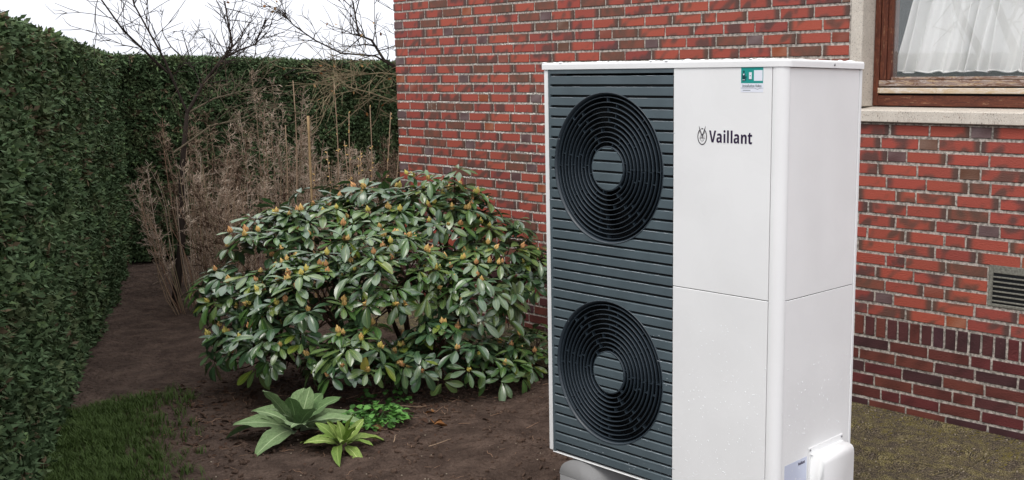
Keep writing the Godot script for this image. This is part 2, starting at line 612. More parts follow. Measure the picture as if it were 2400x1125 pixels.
func brick_into(st: SurfaceTool, xf: Transform3D, w: float, h: float, cell: int, upright := false) -> void:
	var keep := rng.state
	rng.seed = cell * 131 + int(w * 1000)
	var hw := w * 0.5
	var hh := h * 0.5
	var b := 0.0022
	var out := []
	var inn := []
	for k in [[-1, -1], [1, -1], [1, 1], [-1, 1]]:
		var j := Vector2(rf(-0.0014, 0.0014), rf(-0.0012, 0.0012))
		out.append(Vector3(k[0] * hw + j.x, k[1] * hh + j.y, -b))
		inn.append(Vector3(k[0] * (hw - b) + j.x, k[1] * (hh - b) + j.y, rf(-0.0004, 0.0006)))
	rng.state = keep
	var c0 := Vector2((cell % 8) / 8.0, (cell / 8) / 16.0)
	var part := clampf(w / 0.215, 0.2, 1.0) if not upright else clampf(h / 0.215, 0.2, 1.0)
	var uvs := []
	for k in [[0, 1], [1, 1], [1, 0], [0, 0]]:
		var q := Vector2(0.03 + 0.94 * k[0] * part, 0.06 + 0.88 * k[1])
		if upright: q = Vector2(0.03 + 0.94 * k[1] * part, 0.06 + 0.88 * k[0])
		uvs.append(c0 + Vector2(q.x / 8.0, q.y / 16.0))
	quad(st, xf * inn[0], xf * inn[1], xf * inn[2], xf * inn[3], uvs[0], uvs[1], uvs[2], uvs[3])
	for i in 4:
		var j := (i + 1) % 4
		quad(st, xf * out[i], xf * out[j], xf * inn[j], xf * inn[i], uvs[i], uvs[j], uvs[j], uvs[i])
		var bi: Vector3 = out[i] + Vector3(0, 0, -0.016)
		var bj: Vector3 = out[j] + Vector3(0, 0, -0.016)
		quad(st, xf * bi, xf * bj, xf * out[j], xf * out[i], uvs[i], uvs[j], uvs[j], uvs[i])

func house() -> void:
	var h := thing("brick_house", "red brick house with dark plinth course and wooden window behind the white box", "house")
	# ----- walls of mortar behind the bricks, round the window opening
	var zf := -0.0048
	var st := mb(true)
	box(st, Vector3(0.004, -0.3, -0.3), Vector3(4.12, 3.0, zf), 0.0)
	box(st, Vector3(4.12, -0.3, -0.3), Vector3(5.96, 1.528, zf), 0.0)
	box(st, Vector3(4.12, 2.76, -0.3), Vector3(5.96, 3.0, zf), 0.0)
	box(st, Vector3(5.96, -0.3, -0.3), Vector3(9.0, 3.0, zf), 0.0)
	put("wall", done(st), m.mortar, h)
	st = mb(true)
	box(st, Vector3(0.004, -0.3, -7.0), Vector3(0.3, 3.0, -0.3), 0.0)
	box(st, Vector3(8.7, -0.3, -7.0), Vector3(9.0, 3.0, -0.3), 0.0)
	box(st, Vector3(0.3, -0.3, -7.0), Vector3(8.7, 3.0, -6.7), 0.0)
	put("wall", done(st), m.mortar, h)
	put("floor", box_mesh(Vector3(0.3, 0.4, -6.7), Vector3(8.7, 0.6, -0.3), 0.0), m.room, h)
	st = mb(true)
	box(st, Vector3(-0.02, 3.0, -7.02), Vector3(9.02, 3.2, 0.02), 0.01)
	for s in [-1.0, 1.0]:
		var zr: float = -3.5 + s * 3.6
		var nrm := Vector3(0, 0.1, 0)
		quad_out(st, [Vector3(-0.1, 3.15, zr), Vector3(9.1, 3.15, zr), Vector3(9.1, 5.4, -3.5), Vector3(-0.1, 5.4, -3.5)], Vector3(4, 2, -3.5))
	put("roof", done(st), m.roof, h)
	put("inner_wall", box_mesh(Vector3(0.3, 0.6, -3.1), Vector3(8.7, 3.0, -3.0), 0.0), m.room, h)
	# ----- bricks: each row is a chain of stretchers s, headers h and three-quarter bats q from the corner
	var left := {-1: "hssssssshs", 0: "qsshssssshssssshsss", 1: "hsssshssssshsssssss", 2: "qssshsssshssshssshsss", 3: "hsssssh" + "ssssssssss" + "hss", 4: "qshsssss", 5: "hssshsss", 6: "qhsssssshs", 7: "hsssshss", 8: "qshsssss", 9: "hssshsss", 10: "qsssshss", 11: "hsssssshs", 12: "qssshsss", 13: "hshsssss", 14: "qsssssshs", 15: "hsshssshs", 16: "qssshss"}
	var right := {9: [4.375, 4.599, 4.818, 4.934], 10: [4.324, 4.542, 4.652, 4.875], 11: [4.365, 4.476, 4.7, 4.925], 12: [4.311, 4.54, 4.768, 4.883], 13: [4.365, 4.595, 4.824], 14: [4.424, 4.537, 4.761, 4.987], 15: [4.262, 4.489, 4.713, 4.938], 16: [4.428, 4.655, 4.882], 17: [4.261, 4.487, 4.708, 4.823], 18: [4.43, 4.659, 4.886], 19: [4.38, 4.495, 4.722, 4.95], 20: [4.32, 4.543, 4.77, 4.952], 21: [4.379, 4.605, 4.721, 4.952], 22: [4.32, 4.431, 4.656, 4.886], 23: [4.281, 4.507, 4.734, 4.85], 26: [4.418, 4.645, 4.877, 4.99], 27: [4.237, 4.459, 4.683, 4.906], 28: [4.273, 4.502, 4.733, 4.963], 29: [4.335, 4.564, 4.792, 4.908], 30: [4.38, 4.493, 4.721, 4.951], 31: [4.305, 4.531, 4.762, 4.99]}
	var all := []   # [x0, x1, y0, y1, kind]
	for k in range(-13, 32):
		if k == 24 or k == 25: continue
		var y1 := joint(k - 1)
		var y0 := joint(k)
		if k > 25:
			y1 = joint(24.72 + (k - 26))
			y0 = y1 - COURSE
		var cuts := [0.0]
		var x := 0.0
		var code: String = left.get(k, "h" if k % 2 else "q")
		for ch in code:
			x += {"s": 0.2255, "h": 0.1127, "q": 0.169}[ch]
			cuts.append(x)
		var stop: float = right[k][0] - 0.2255 if right.has(k) else 9.0
		if k >= 17 and k < 24: stop += 0.0
		while x < stop - 0.05:
			var step := 0.1127 if rng.randf() < 0.2 else 0.2255
			if x + step > stop - 0.04: step = stop - x
			x += step
			cuts.append(x)
		if right.has(k):
			for r in right[k]: cuts.append(r)
			x = cuts[-1]
			while x < 8.98:
				x += 0.1127 if rng.randf() < 0.2 else 0.2255
				cuts.append(x)
		for i in cuts.size() - 1:
			var a: float = cuts[i] + rf(0.0048, 0.0068)
			var b: float = cuts[i + 1] - rf(0.0048, 0.0068)
			if i == 0: a = cuts[i]
			b = minf(b, 8.995)
			var ym := (y0 + y1) * 0.5
			if ym > 1.53 and ym < 2.76:      # window opening
				if a > 4.11 and b < 5.96: continue
				if a < 4.118 and b > 4.112: b = 4.112
				if a < 5.96 and b > 5.96 and a > 4.2: a = 5.965
			if ym > 0.645 and ym < 0.86 and b > 4.955 and a < 5.2:   # vent
				if a > 4.94 and b < 5.2: continue
				if a <= 4.94: b = 4.948
				else: a = 5.205
			if b - a < 0.03: continue
			all.append([a, b, y0 + 0.0078, y1 - 0.0078, 2 if k > 25 else (1 if b - a < 0.14 else 0)])
	var sx := 4.265 - 0.0667 * 63
	var j := -1
	while sx < 8.9:
		all.append([maxf(sx + 0.0066, 0.0), sx + 0.0603, joint(24.72) + 0.0075, joint(23) - 0.0075, 3])
		sx += 0.0667
	# the 300 that show largest are parts, the others one part
	var list := []
	for b in all:
		var p := to_view(Vector3((b[0] + b[1]) * 0.5, (b[2] + b[3]) * 0.5, 0))
		var seen: bool = p.x > 900 and p.x < 2400 and p.y > 0 and p.y < 1110
		if p.x > 1290 and p.x < 1995 and p.y > 165: seen = false
		if p.x < 1180 and p.y > 560: seen = false
		var size := 0.0 if not seen else (to_view(Vector3(b[1], b[2], 0)) - to_view(Vector3(b[0], b[2], 0))).length()
		list.append([size, b])
	var order := range(list.size())
	order.sort_custom(func(a, b): return list[a][0] > list[b][0] if list[a][0] != list[b][0] else a < b)
	var cache := {}
	var rest := mb(true)
	var n := 0
	for i in order:
		var b: Array = list[i][1]
		var kind: int = b[4]
		var cell: int = [rng.randi_range(0, 71), rng.randi_range(72, 95), rng.randi_range(96, 127), rng.randi_range(96, 127)][kind]
		if kind == 1 and rng.randf() < 0.25: cell = rng.randi_range(0, 71)
		var w: float = snappedf(b[1] - b[0], 0.002)
		var hh: float = b[3] - b[2]
		var xf := Transform3D(Basis.from_euler(Vector3(rf(-0.012, 0.012), rf(-0.006, 0.006), rf(-0.005, 0.005))), Vector3((b[0] + b[1]) * 0.5, (b[2] + b[3]) * 0.5, rf(-0.0012, 0.0012)))
		if list[i][0] > 0.0 and n < 300:
			n += 1
			var key := "%d_%d_%d" % [cell, int(w * 500), int(hh * 1000)]
			if not cache.has(key): cache[key] = brick_mesh(w, hh, cell, kind == 3)
			put("soldier_brick" if kind == 3 else "brick", cache[key], m.brick, h, xf)
		else:
			brick_into(rest, xf, w, hh, cell, kind == 3)
	put("brickwork", done(rest), m.brick, h).set_meta("kind", "stuff")
	# lime bloom: crumbs of white salt along the bed joints near the corner
	var crumb := mb(true)
	box(crumb, Vector3(-0.5, -0.5, -0.5), Vector3(0.5, 0.5, 0.5), 0.2)
	var crumb_mesh := done(crumb)
	var spots := []
	for k in range(-1, 24):
		var x := 0.0
		while x < 1.9:
			x += rf(0.003, 0.03)
			var dens := noise.get_noise_2d(x * 4.0, k * 9.0)
			if dens > 0.0 + x * 0.12 + (0.25 if k < 6 else 0.0):
				var s := rf(0.003, 0.0105)
				spots.append(Transform3D(Basis.from_scale(Vector3(s * rf(1, 2.2), s, 0.004)), Vector3(x, joint(k) + rf(-0.006, 0.003), -0.003)))
		for q in 5:
			if rng.randf() < 0.35:
				var xx := rf(0.0, 1.5)
				for w in 5: spots.append(Transform3D(Basis.from_scale(Vector3(0.004, rf(0.004, 0.01), 0.004)), Vector3(snappedf(xx, 0.1127) + rf(-0.002, 0.002), joint(k) + w * 0.011, -0.003)))
	many("lime_bloom", crumb_mesh, m.lime, h, spots)
	# ----- window: terrazzo surround, sill, wooden frame and sash, glass
	st = mb(true)
	box(st, Vector3(4.123, 1.61, -0.16), Vector3(4.194, 2.70, 0.003), 0.004)
	box(st, Vector3(5.886, 1.61, -0.16), Vector3(5.957, 2.70, 0.003), 0.004)
	box(st, Vector3(4.123, 2.703, -0.16), Vector3(5.957, 2.757, 0.003), 0.004)
	put("window_surround", done(st), m.terrazzo, h)
	st = mb(true)
	var sill := [Vector2(0.026, 1.532), Vector2(0.03, 1.536), Vector2(0.03, 1.588), Vector2(0.025, 1.594), Vector2(-0.16, 1.611), Vector2(-0.16, 1.532)]
	for i in sill.size():
		var a: Vector2 = sill[i]
		var b: Vector2 = sill[(i + 1) % sill.size()]
		quad_out(st, [Vector3(4.09, a.y, a.x), Vector3(5.99, a.y, a.x), Vector3(5.99, b.y, b.x), Vector3(4.09, b.y, b.x)], Vector3(5, 1.56, -0.06))
	for xe in [4.09, 5.99]:
		var poly := []
		quad_out(st, [Vector3(xe, sill[1].y, sill[1].x), Vector3(xe, sill[3].y, sill[3].x), Vector3(xe, sill[4].y, sill[4].x), Vector3(xe, sill[5].y, sill[5].x)], Vector3(5, 1.56, -0.06))
	put("window_sill", done(st), m.terrazzo, h)
	var x0 := 4.196
	var x1 := 5.884
	put("window_frame", vbar(x0, 4.2285, 1.614, 2.70, -0.19, -0.118), m.wood, h)
	put("window_frame", vbar(5.85, x1, 1.614, 2.70, -0.19, -0.118), m.wood, h)
	put("window_frame", hbar(4.229, 5.849, 1.614, 1.668, -0.19, -0.116), m.wood, h)
	put("window_frame", hbar(4.229, 5.849, 2.66, 2.70, -0.19, -0.118), m.wood, h)
	put("drip_rail", hbar(4.231, 5.847, 1.679, 1.707, -0.19, -0.106), m.rail, h)
	put("window_gasket", box_mesh(Vector3(4.231, 1.668, -0.19), Vector3(5.847, 1.716, -0.135), 0.0), m.black, h)
	var sash := put("window_sash", hbar(4.232, 5.846, 1.7145, 1.746, -0.19, -0.114), m.wood_worn, h)
	put("sash_stile", vbar(4.232, 4.268, 1.747, 2.655, -0.19, -0.122), m.wood, sash)
	put("sash_stile", vbar(4.268, 4.298, 1.7475, 2.655, -0.19, -0.131), m.wood, sash)
	put("sash_stile", vbar(5.80, 5.846, 1.747, 2.655, -0.19, -0.122), m.wood, sash)
	put("top_rail", hbar(4.299, 5.799, 2.61, 2.655, -0.19, -0.122), m.wood, sash)
	put("glazing_bead", hbar(4.299, 5.799, 1.7475, 1.7635, -0.19, -0.126), m.wood_worn, sash)
	put("pane", box_mesh(Vector3(4.298, 1.763, -0.146), Vector3(5.80, 2.612, -0.142), 0.0), m.glass, sash)
	# ----- air vent low in the wall
	var vent := put("air_vent", vent_frame(), m.vent, h)
	for i in 6:
		var vs := mb(true)
		box(vs, Vector3(4.977, -0.004, -0.003), Vector3(5.184, 0.004, 0.003), 0.0015)
		put("vent_slat", done(vs), m.vent, vent, Transform3D(Basis.from_euler(Vector3(0, 0, 0)), Vector3(0, 0.678 + i * 0.0238, 0.0)))
	put("vent_recess", box_mesh(Vector3(4.974, 0.66, -0.019), Vector3(5.187, 0.82, -0.0035), 0.0), m.dark, vent)
	# ----- net curtain hanging inside
	var cu := thing("net_curtain", "white gathered net curtain hanging behind the window pane", "curtain")
	st = mb()
	var cols := 260
	var rows := 10
	var grid := []
	for r in rows + 1:
		var v := float(r) / rows
		var line := []
		for c in cols + 1:
			var u := float(c) / cols
			var xx := 4.25 + 0.215 * v + u * (1.55 - 0.215 * v) + 0.012 * sin(u * 61.0 + v * 2.0) * (1.0 - v * 0.3)
			var fold := 0.034 * sin(u * 120.0 + 3.5 * sin(u * 23.0) + v * 0.7) + 0.02 * sin(u * 57.0 + v)
			fold += 0.02 * noise.get_noise_2d(u * 30.0, v * 2.0)
			line.append(Vector3(xx, lerpf(1.789 + 0.005 * sin(u * 90.0), 2.62, v), -0.255 + fold))
		grid.append(line)
	for r in rows:
		for c in cols:
			quad(st, grid[r][c], grid[r][c + 1], grid[r + 1][c + 1], grid[r + 1][c])
	put("curtain_cloth", done(st), m.net, cu)
	st = mb()
	var hem := []
	var hr := []
	for c in range(0, cols + 1, 2):
		hem.append(grid[0][c] + Vector3(0, 0.002, 0))
		hr.append(0.0045 + 0.002 * noise.get_noise_1d(c * 0.4))
	tube(st, hem, hr, 5)
	put("hem", done(st), m.net, cu)

func hbar(x0: float, x1: float, y0: float, y1: float, z0: float, z1: float) -> ArrayMesh:
	return uv_box(Vector3(x0, y0, z0), Vector3(x1, y1, z1), true)

func vbar(x0: float, x1: float, y0: float, y1: float, z0: float, z1: float) -> ArrayMesh:
	return uv_box(Vector3(x0, y0, z0), Vector3(x1, y1, z1), false)

# bar with the grain (v) along its length
func uv_box(lo: Vector3, hi: Vector3, along_x: bool) -> ArrayMesh:
	var st := mb(true)
	var a := lo
	var b := hi
	var e := 0.003
	var L := (b.x - a.x) if along_x else (b.y - a.y)
	var W := (b.y - a.y) if along_x else (b.x - a.x)
	var off := rf(0, 5)
	var f := func(p: Vector3) -> Vector2:
		var l := (p.x - a.x) if along_x else (p.y - a.y)
		var w := (p.y - a.y) if along_x else (p.x - a.x)
		return Vector2((w + p.z) / 0.14 + off, l / 0.9 + off)
	var c := (a + b) * 0.5
	var p := [Vector3(a.x + e, a.y + e, b.z), Vector3(b.x - e, a.y + e, b.z), Vector3(b.x - e, b.y - e, b.z), Vector3(a.x + e, b.y - e, b.z)]
	var q := [Vector3(a.x, a.y, b.z - e), Vector3(b.x, a.y, b.z - e), Vector3(b.x, b.y, b.z - e), Vector3(a.x, b.y, b.z - e)]
	quad(st, p[0], p[1], p[2], p[3], f.call(p[0]), f.call(p[1]), f.call(p[2]), f.call(p[3]))
	for i in 4:
		var j := (i + 1) % 4
		quad(st, q[i], q[j], p[j], p[i], f.call(q[i]), f.call(q[j]), f.call(p[j]), f.call(p[i]))
		var r0: Vector3 = Vector3(q[i].x, q[i].y, a.z)
		var r1: Vector3 = Vector3(q[j].x, q[j].y, a.z)
		quad(st, r0, r1, q[j], q[i], f.call(r0), f.call(r1), f.call(q[j]), f.call(q[i]))
	return done(st)

func vent_frame() -> ArrayMesh:
	var st := mb(true)
	box(st, Vector3(4.953, 0.648, -0.02), Vector3(4.976, 0.856, 0.001), 0.003)
	box(st, Vector3(5.185, 0.648, -0.02), Vector3(5.203, 0.856, 0.001), 0.003)
	box(st, Vector3(4.976, 0.648, -0.02), Vector3(5.185, 0.664, 0.001), 0.003)
	box(st, Vector3(4.976, 0.815, -0.02), Vector3(5.185, 0.856, 0.001), 0.003)
	return done(st)

# ---------------------------------------------------------------- ground
func soil_height(x: float, z: float) -> float:
	var y := 0.022 * noise.get_noise_2d(x * 1.1, z * 1.1) + 0.014 * noise.get_noise_2d(x * 4.0 + 9.0, z * 4.0) + 0.008 * noise.get_noise_2d(x * 12.0, z * 12.0 + 5.0)
	y += 0.006 * absf(noise.get_noise_2d(x * 30.0, z * 22.0))
	y -= 0.012 + 0.03 * smoothstep(0.8, 0.55, z) * smoothstep(0.3, 1.0, x)
	return y

func ground() -> void:
	var st := mb()
	var far := [[-300.0, -300.0, 300.0, 300.0]]
	quad(st, Vector3(-300, -0.09, 300), Vector3(300, -0.09, 300), Vector3(300, -0.09, -300), Vector3(-300, -0.09, -300))
	tag(put("ground", done(st), m.soil, self), "dark bare garden ground running out beyond the hedge", "", "", "structure")
	st = mb()
	var nx := 420
	var nz := 270
	var pts := []
	for j in nz + 1:
		var line := PackedVector3Array()
		var z := -3.6 + 7.6 * j / nz
		for i in nx + 1:
			var x := -3.6 + 10.6 * i / nx
			var e := minf(minf(x + 3.6, 7.0 - x), minf(z + 3.6, 4.0 - z))
			var y := soil_height(x, z) - 0.1 * smoothstep(0.25, 0.0, e)
			if z < -0.05 and x > 0.0: y = -0.12
			line.append(Vector3(x, y, z))
		pts.append(line)
	for j in nz:
		for i in nx:
			if j % 2 == 0 or true:
				quad(st, pts[j + 1][i], pts[j + 1][i + 1], pts[j][i + 1], pts[j][i])
	tag(put("garden_soil", done(st), m.soil, self), "brown bare dug soil of the bed round the shrub and the white box", "", "", "structure")
	# concrete slabs along the wall
	var path := Node3D.new()
	path.name = "path"
	add_child(path)
	tag(path, "mossy exposed aggregate concrete slabs laid along the foot of the brick wall", "", "", "structure")
	var x := -0.35
	for i in 15:
		var w := 0.5
		var x1 := x + w
		st = mb(true)
		var top := 0.012 + rf(-0.0015, 0.0015)
		box(st, Vector3(x + 0.0012, -0.05, 0.012), Vector3(x1 - 0.0012, top, 0.645), 0.003)
		put("slab", done(st), m.slab, path)
		if x > 3.6:
			st = mb(true)
			box(st, Vector3(x + 0.0012, -0.05, 0.648), Vector3(x1 - 0.0012, top - 0.002, 1.15), 0.003)
			put("slab", done(st), m.slab, path)
		x = x1
	# loose grit and moss cushions on the slabs by the wall
	var grit := mb(true)
	box(grit, Vector3(-0.5, -0.4, -0.5), Vector3(0.5, 0.4, 0.5), 0.25)
	var gm := done(grit)
	var spots := []
	for i in 2600:
		var gx := rf(0.3, 6.0)
		var gz := rf(0.02, 0.64) if gx < 3.6 else rf(0.02, 1.1)
		if gx < 3.6 and rng.randf() < gz * 1.2: continue
		var s := 0.002 + 0.006 * pow(rng.randf(), 3.5)
		spots.append(Transform3D(Basis.from_euler(Vector3(rf(0, 6), rf(0, 6), 0)).scaled(Vector3.ONE * s), Vector3(gx, 0.015, gz)))
	many("grit", gm, m.pebble, path, spots)
	var cushion := mb()
	lathe(cushion, [Vector2(1, 0), Vector2(0.8, 0.35), Vector2(0.4, 0.5), Vector2(0, 0.55)], 8)
	var cm := done(cushion)
	spots = []
	for i in 5000:
		var gx := rf(3.9, 6.0)
		var gz := rf(0.02, 0.5)
		if noise.get_noise_2d(gx * 5.0, gz * 7.0) + 0.3 - gz * 1.3 < rf(-0.2, 0.2): continue
		var s := 0.002 + 0.006 * pow(rng.randf(), 2.0)
		spots.append(Transform3D(Basis.from_euler(Vector3(0, rf(0, 6), 0)).scaled(Vector3(s, s * rf(0.4, 0.8), s)), Vector3(gx, 0.011, gz)))
	many("moss", cm, m.moss, path, spots)

# ---------------------------------------------------------------- hedge and background planting
func spray_mesh(n: int, length: float, width: float) -> ArrayMesh:
	var st := mb(true)
	for i in n:
		var d := (rdir() + Vector3(0, 0.2, 0.7)).normalized()
		var s := d.cross(rdir()).normalized()
		var o := rdir() * length * 0.5
		var a := o
		var t := o + d * length * rf(0.7, 1.2)
		var mid := (a + t) * 0.5
		var w := s * width * 0.5
		quad(st, a, mid + w, t, mid - w)
	return done(st)

func hedge() -> void:
	var h := thing("hedge", "tall clipped dark green evergreen hedge closing the back of the garden", "hedge", Vector3(-3.95, -0.08, 0))
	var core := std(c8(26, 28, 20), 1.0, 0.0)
	# two straight runs that meet behind the bare tree: [start, end] of the face towards the garden
	var runs := [[Vector3(0, 0, -8.5), Vector3(0, 0, 0.62)], [Vector3(0, 0, 0.62), Vector3(8.1, 0, 4.36)]]
	var meshes := [spray_mesh(9, 0.042, 0.018), spray_mesh(9, 0.038, 0.016), spray_mesh(8, 0.045, 0.017)]
	var places := [[], [], []]
	var tints := [[], [], []]
	for q in 2:
		var a: Vector3 = runs[q][0]
		var b: Vector3 = runs[q][1]
		var dir := (b - a).normalized()
		var nrm := dir.cross(Vector3.UP) * -1.0
		if q == 0: nrm = Vector3(1, 0, 0)
		else: nrm = Vector3(dir.z, 0, -dir.x)
		var L := (b - a).length()
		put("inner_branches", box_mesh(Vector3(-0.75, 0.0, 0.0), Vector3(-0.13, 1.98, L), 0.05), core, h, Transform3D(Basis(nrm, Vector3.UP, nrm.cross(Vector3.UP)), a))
		for k in 3:
			for i in int(L * 2100):
				var top := rng.randf() < 0.2
				var z := rf(0, L)
				var y := rf(0.05, 2.06)
				var lump := 0.10 * noise.get_noise_2d(z * 1.2 + q * 50.0, y * 1.5) + 0.03 * noise.get_noise_2d(z * 5.0, y * 5.0 + q * 9.0)
				var x := lump + rf(-0.10, 0.05)
				if top:
					x = rf(-0.75, 0.02)
					y = 2.05 + 0.02 * noise.get_noise_2d(z * 2.0, x * 3.0) + rf(-0.05, 0.02)
				var n := nrm * 0.9 + Vector3(0, 0.35, 0) if not top else nrm * 0.2 + Vector3.UP
				var zz := (n + rdir() * 0.6).normalized()
				var xx := zz.cross(rdir()).normalized()
				places[k].append(Transform3D(Basis(xx, zz.cross(xx), zz).scaled(Vector3.ONE * rf(0.8, 1.25)), a + dir * z + nrm * x + Vector3(0, y, 0)))
				var g := rf(0.75, 1.35) * (1.0 + 0.35 * noise.get_noise_2d(z * 1.7, y * 2.2))
				var yel := maxf(0.0, noise.get_noise_2d(z * 3.0 + 40.0, y * 3.0)) * 0.5
				if rng.randf() < 0.05: tints[k].append(Color(0.10 * g, 0.075 * g, 0.045 * g))
				elif rng.randf() < 0.07: tints[k].append(Color(0.10 * g, 0.15 * g, 0.06 * g))
				else: tints[k].append(Color(0.062 * g * (1.0 + yel), 0.099 * g, 0.045 * g))
	for k in 3: many("foliage", meshes[k], m.hedge_leaf, h, places[k], tints[k])

func wiggle(a: Vector3, b: Vector3, n: int, amp: float) -> Array:
	var out := []
	var o := rdir() * amp
	var o2 := rdir() * amp * 0.6
	for i in n + 1:
		var t := float(i) / n
		out.append(a.lerp(b, t) + o * sin(PI * t) + o2 * sin(TAU * t))
	return out

func taper(r0: float, r1: float, n: int) -> Array:
	var out := []
	for i in n + 1: out.append(lerpf(r0, r1, float(i) / n))
	return out

func dry_border() -> void:
	# feathery dead shrubs in front of the hedge
	var sites := [[-1.75, 0.12, 1.82, 0.72, "tall feathery brown dead shrub, highest plume before the hedge"], [-2.0, 0.75, 1.55, 1.0, "wide feathery dead shrub in front of the hedge, next to the bare tree"], [-1.45, -0.5, 1.22, 0.5, "narrow brown feathery dead shrub behind the tallest canes"], [-1.2, -0.85, 1.42, 0.5, "feathery brown dead shrub close to the house corner"], [-0.45, 0.4, 1.2, 0.8, "low tangle of reddish brown dead stems just behind the green shrub"], [-0.5, -0.2, 1.16, 0.6, "low brown dead shrub between the house corner and the canes"], [-0.9, 1.2, 1.25, 0.9, "brown dead shrub left of the green shrub, under the bare tree"], [-0.2, 1.15, 1.1, 0.65, "short brown dead shrub behind the left end of the green shrub"]]
	var k := 0
	for s in sites:
		var o := thing("dry_shrub", s[4], "shrub", Vector3(s[0], -0.05, s[1]), 0.0, "dead shrubs before the hedge")
		var H: float = s[2]
		var W: float = s[3]
		var stems := 30 if k < 4 else 46
		var fine := mb(true)
		var fine2 := mb(true)
		for i in stems:
			var a := rf(0, TAU)
			var r := sqrt(rng.randf()) * W * 0.6
			var base := Vector3(cos(a) * r * 0.5, 0, sin(a) * r * 0.5)
			var top := Vector3(cos(a) * r, H * rf(0.62, 1.0) * (1.0 - 0.35 * pow(r / W, 2.0)), sin(a) * r) + rdir() * 0.08
			var line := wiggle(base, top, 5, 0.05)
			var one := mb()
			tube(one, line, taper(rf(0.0035, 0.006), 0.0018, 5), 4, false)
			put("stem", done(one), [m.stem, m.cane, m.whip, m.cane, m.plume][i % 5], o)
			if k >= 4 and i % 2: continue
			var tw := 44
			for q in tw:
				var t := 1.0 - pow(rng.randf(), 1.3) * (0.62 if k < 4 else 0.75)
				var fi := t * 5.0
				var seg := mini(int(fi), 4)
				var p: Vector3 = line[seg].lerp(line[seg + 1], fi - seg)
				var d := (rdir() * 1.1 + Vector3(0, 0.5, 0) + (top - base).normalized() * 0.5 + Vector3(base.x, 0, base.z) * 1.5).normalized()
				var L := rf(0.05, 0.14) * (1.25 - t * 0.6)
				var e := p + d * L
				tube(fine if q % 2 else fine2, [p, (p + e) * 0.5 + rdir() * 0.012, e], [0.0017, 0.0015, 0.001], 3, false)
				for w in 3:
					var p2 := p.lerp(e, rf(0.3, 1.0))
					var e2 := p2 + (d + rdir() * 0.9).normalized() * rf(0.02, 0.05)
					tube(fine if q % 2 else fine2, [p2, e2], [0.0022, 0.0013], 3, false)
		var f := put("dead_plumes", done(fine), m.plume if k % 2 == 0 else m.plume_dark, o)
		f.set_meta("kind", "stuff")
		put("dead_twigs", done(fine2), m.plume_dark if k % 2 == 0 else m.twig, o).set_meta("kind", "stuff")
		k += 1
	# tall canes with buds, and a bamboo stake
	var canes := [[0.05, 1.02, 1.74, 0.06, "pale dead cane, tallest of the left pair, straight and bare"], [0.0, 1.12, 1.40, 0.10, "pale dead cane leaning left beside the tallest straight one"], [0.2, 0.75, 1.72, 0.05, "tallest budded cane, standing before the middle of the hedge"], [0.3, 0.68, 1.50, 0.04, "budded cane right of the tallest budded one, half a head shorter"], [0.36, 0.60, 1.55, 0.10, "budded cane standing alone against the dark hedge"], [0.34, 0.52, 1.50, 0.20, "budded cane bending strongly to the right near the house corner"], [0.45, 0.40, 1.38, 0.12, "last budded cane on the right, beside the house corner"], [0.22, 0.85, 1.2, 0.05, "short budded cane just right of the bamboo stake"], [0.15, 0.95, 1.1, 0.08, "short brown cane just left of the bamboo stake"], [0.3, 0.72, 1.28, 0.03, "budded cane of middle height in the thick of the clump"], [0.28, 0.62, 1.15, 0.06, "short reddish cane low in the right of the clump"], [0.4, 0.55, 1.2, -0.05, "short cane under the bending one"]]
	for c in canes:
		var o := thing("dead_cane", c[4], "cane", Vector3(c[0] - 0.55, -0.05, c[1] - 0.36), 0.0, "dead canes behind the green shrub")
		var lean: float = c[3]
		var H: float = c[2] + 0.06
		var line := wiggle(Vector3.ZERO, Vector3(lean * 0.75, H, -lean * 0.7), 7, 0.03)
		var st := mb()
		tube(st, line, taper(0.0085, 0.0035, 7), 6)
		put("stalk", done(st), m.cane, o)
		st = mb()
		for b in 16:
			var t := rf(0.35, 1.0)
			var fi := t * 7.0
			var seg := mini(int(fi), 6)
			var p: Vector3 = line[seg].lerp(line[seg + 1], fi - seg)
			var d := (rdir() + Vector3(0, 0.8, 0)).normalized()
			tube(st, [p, p + d * 0.012, p + d * 0.022], [0.003, 0.005, 0.001], 5, false)
		if not c[4].begins_with("pale"): put("buds", done(st), m.bud, o).set_meta("kind", "stuff")
	var stake := thing("garden_stake", "straight bamboo stake standing upright among the dead canes", "stake", Vector3(-0.28, -0.05, 0.62))
	var ss := mb()
	var line := []
	var rr := []
	for i in 13:
		line.append(Vector3(0.002 * i, i * 0.128, 0))
		rr.append(0.0085 if i % 3 else 0.0098)
	tube(ss, line, rr, 8)
	put("bamboo_cane", done(ss), m.bamboo, stake)

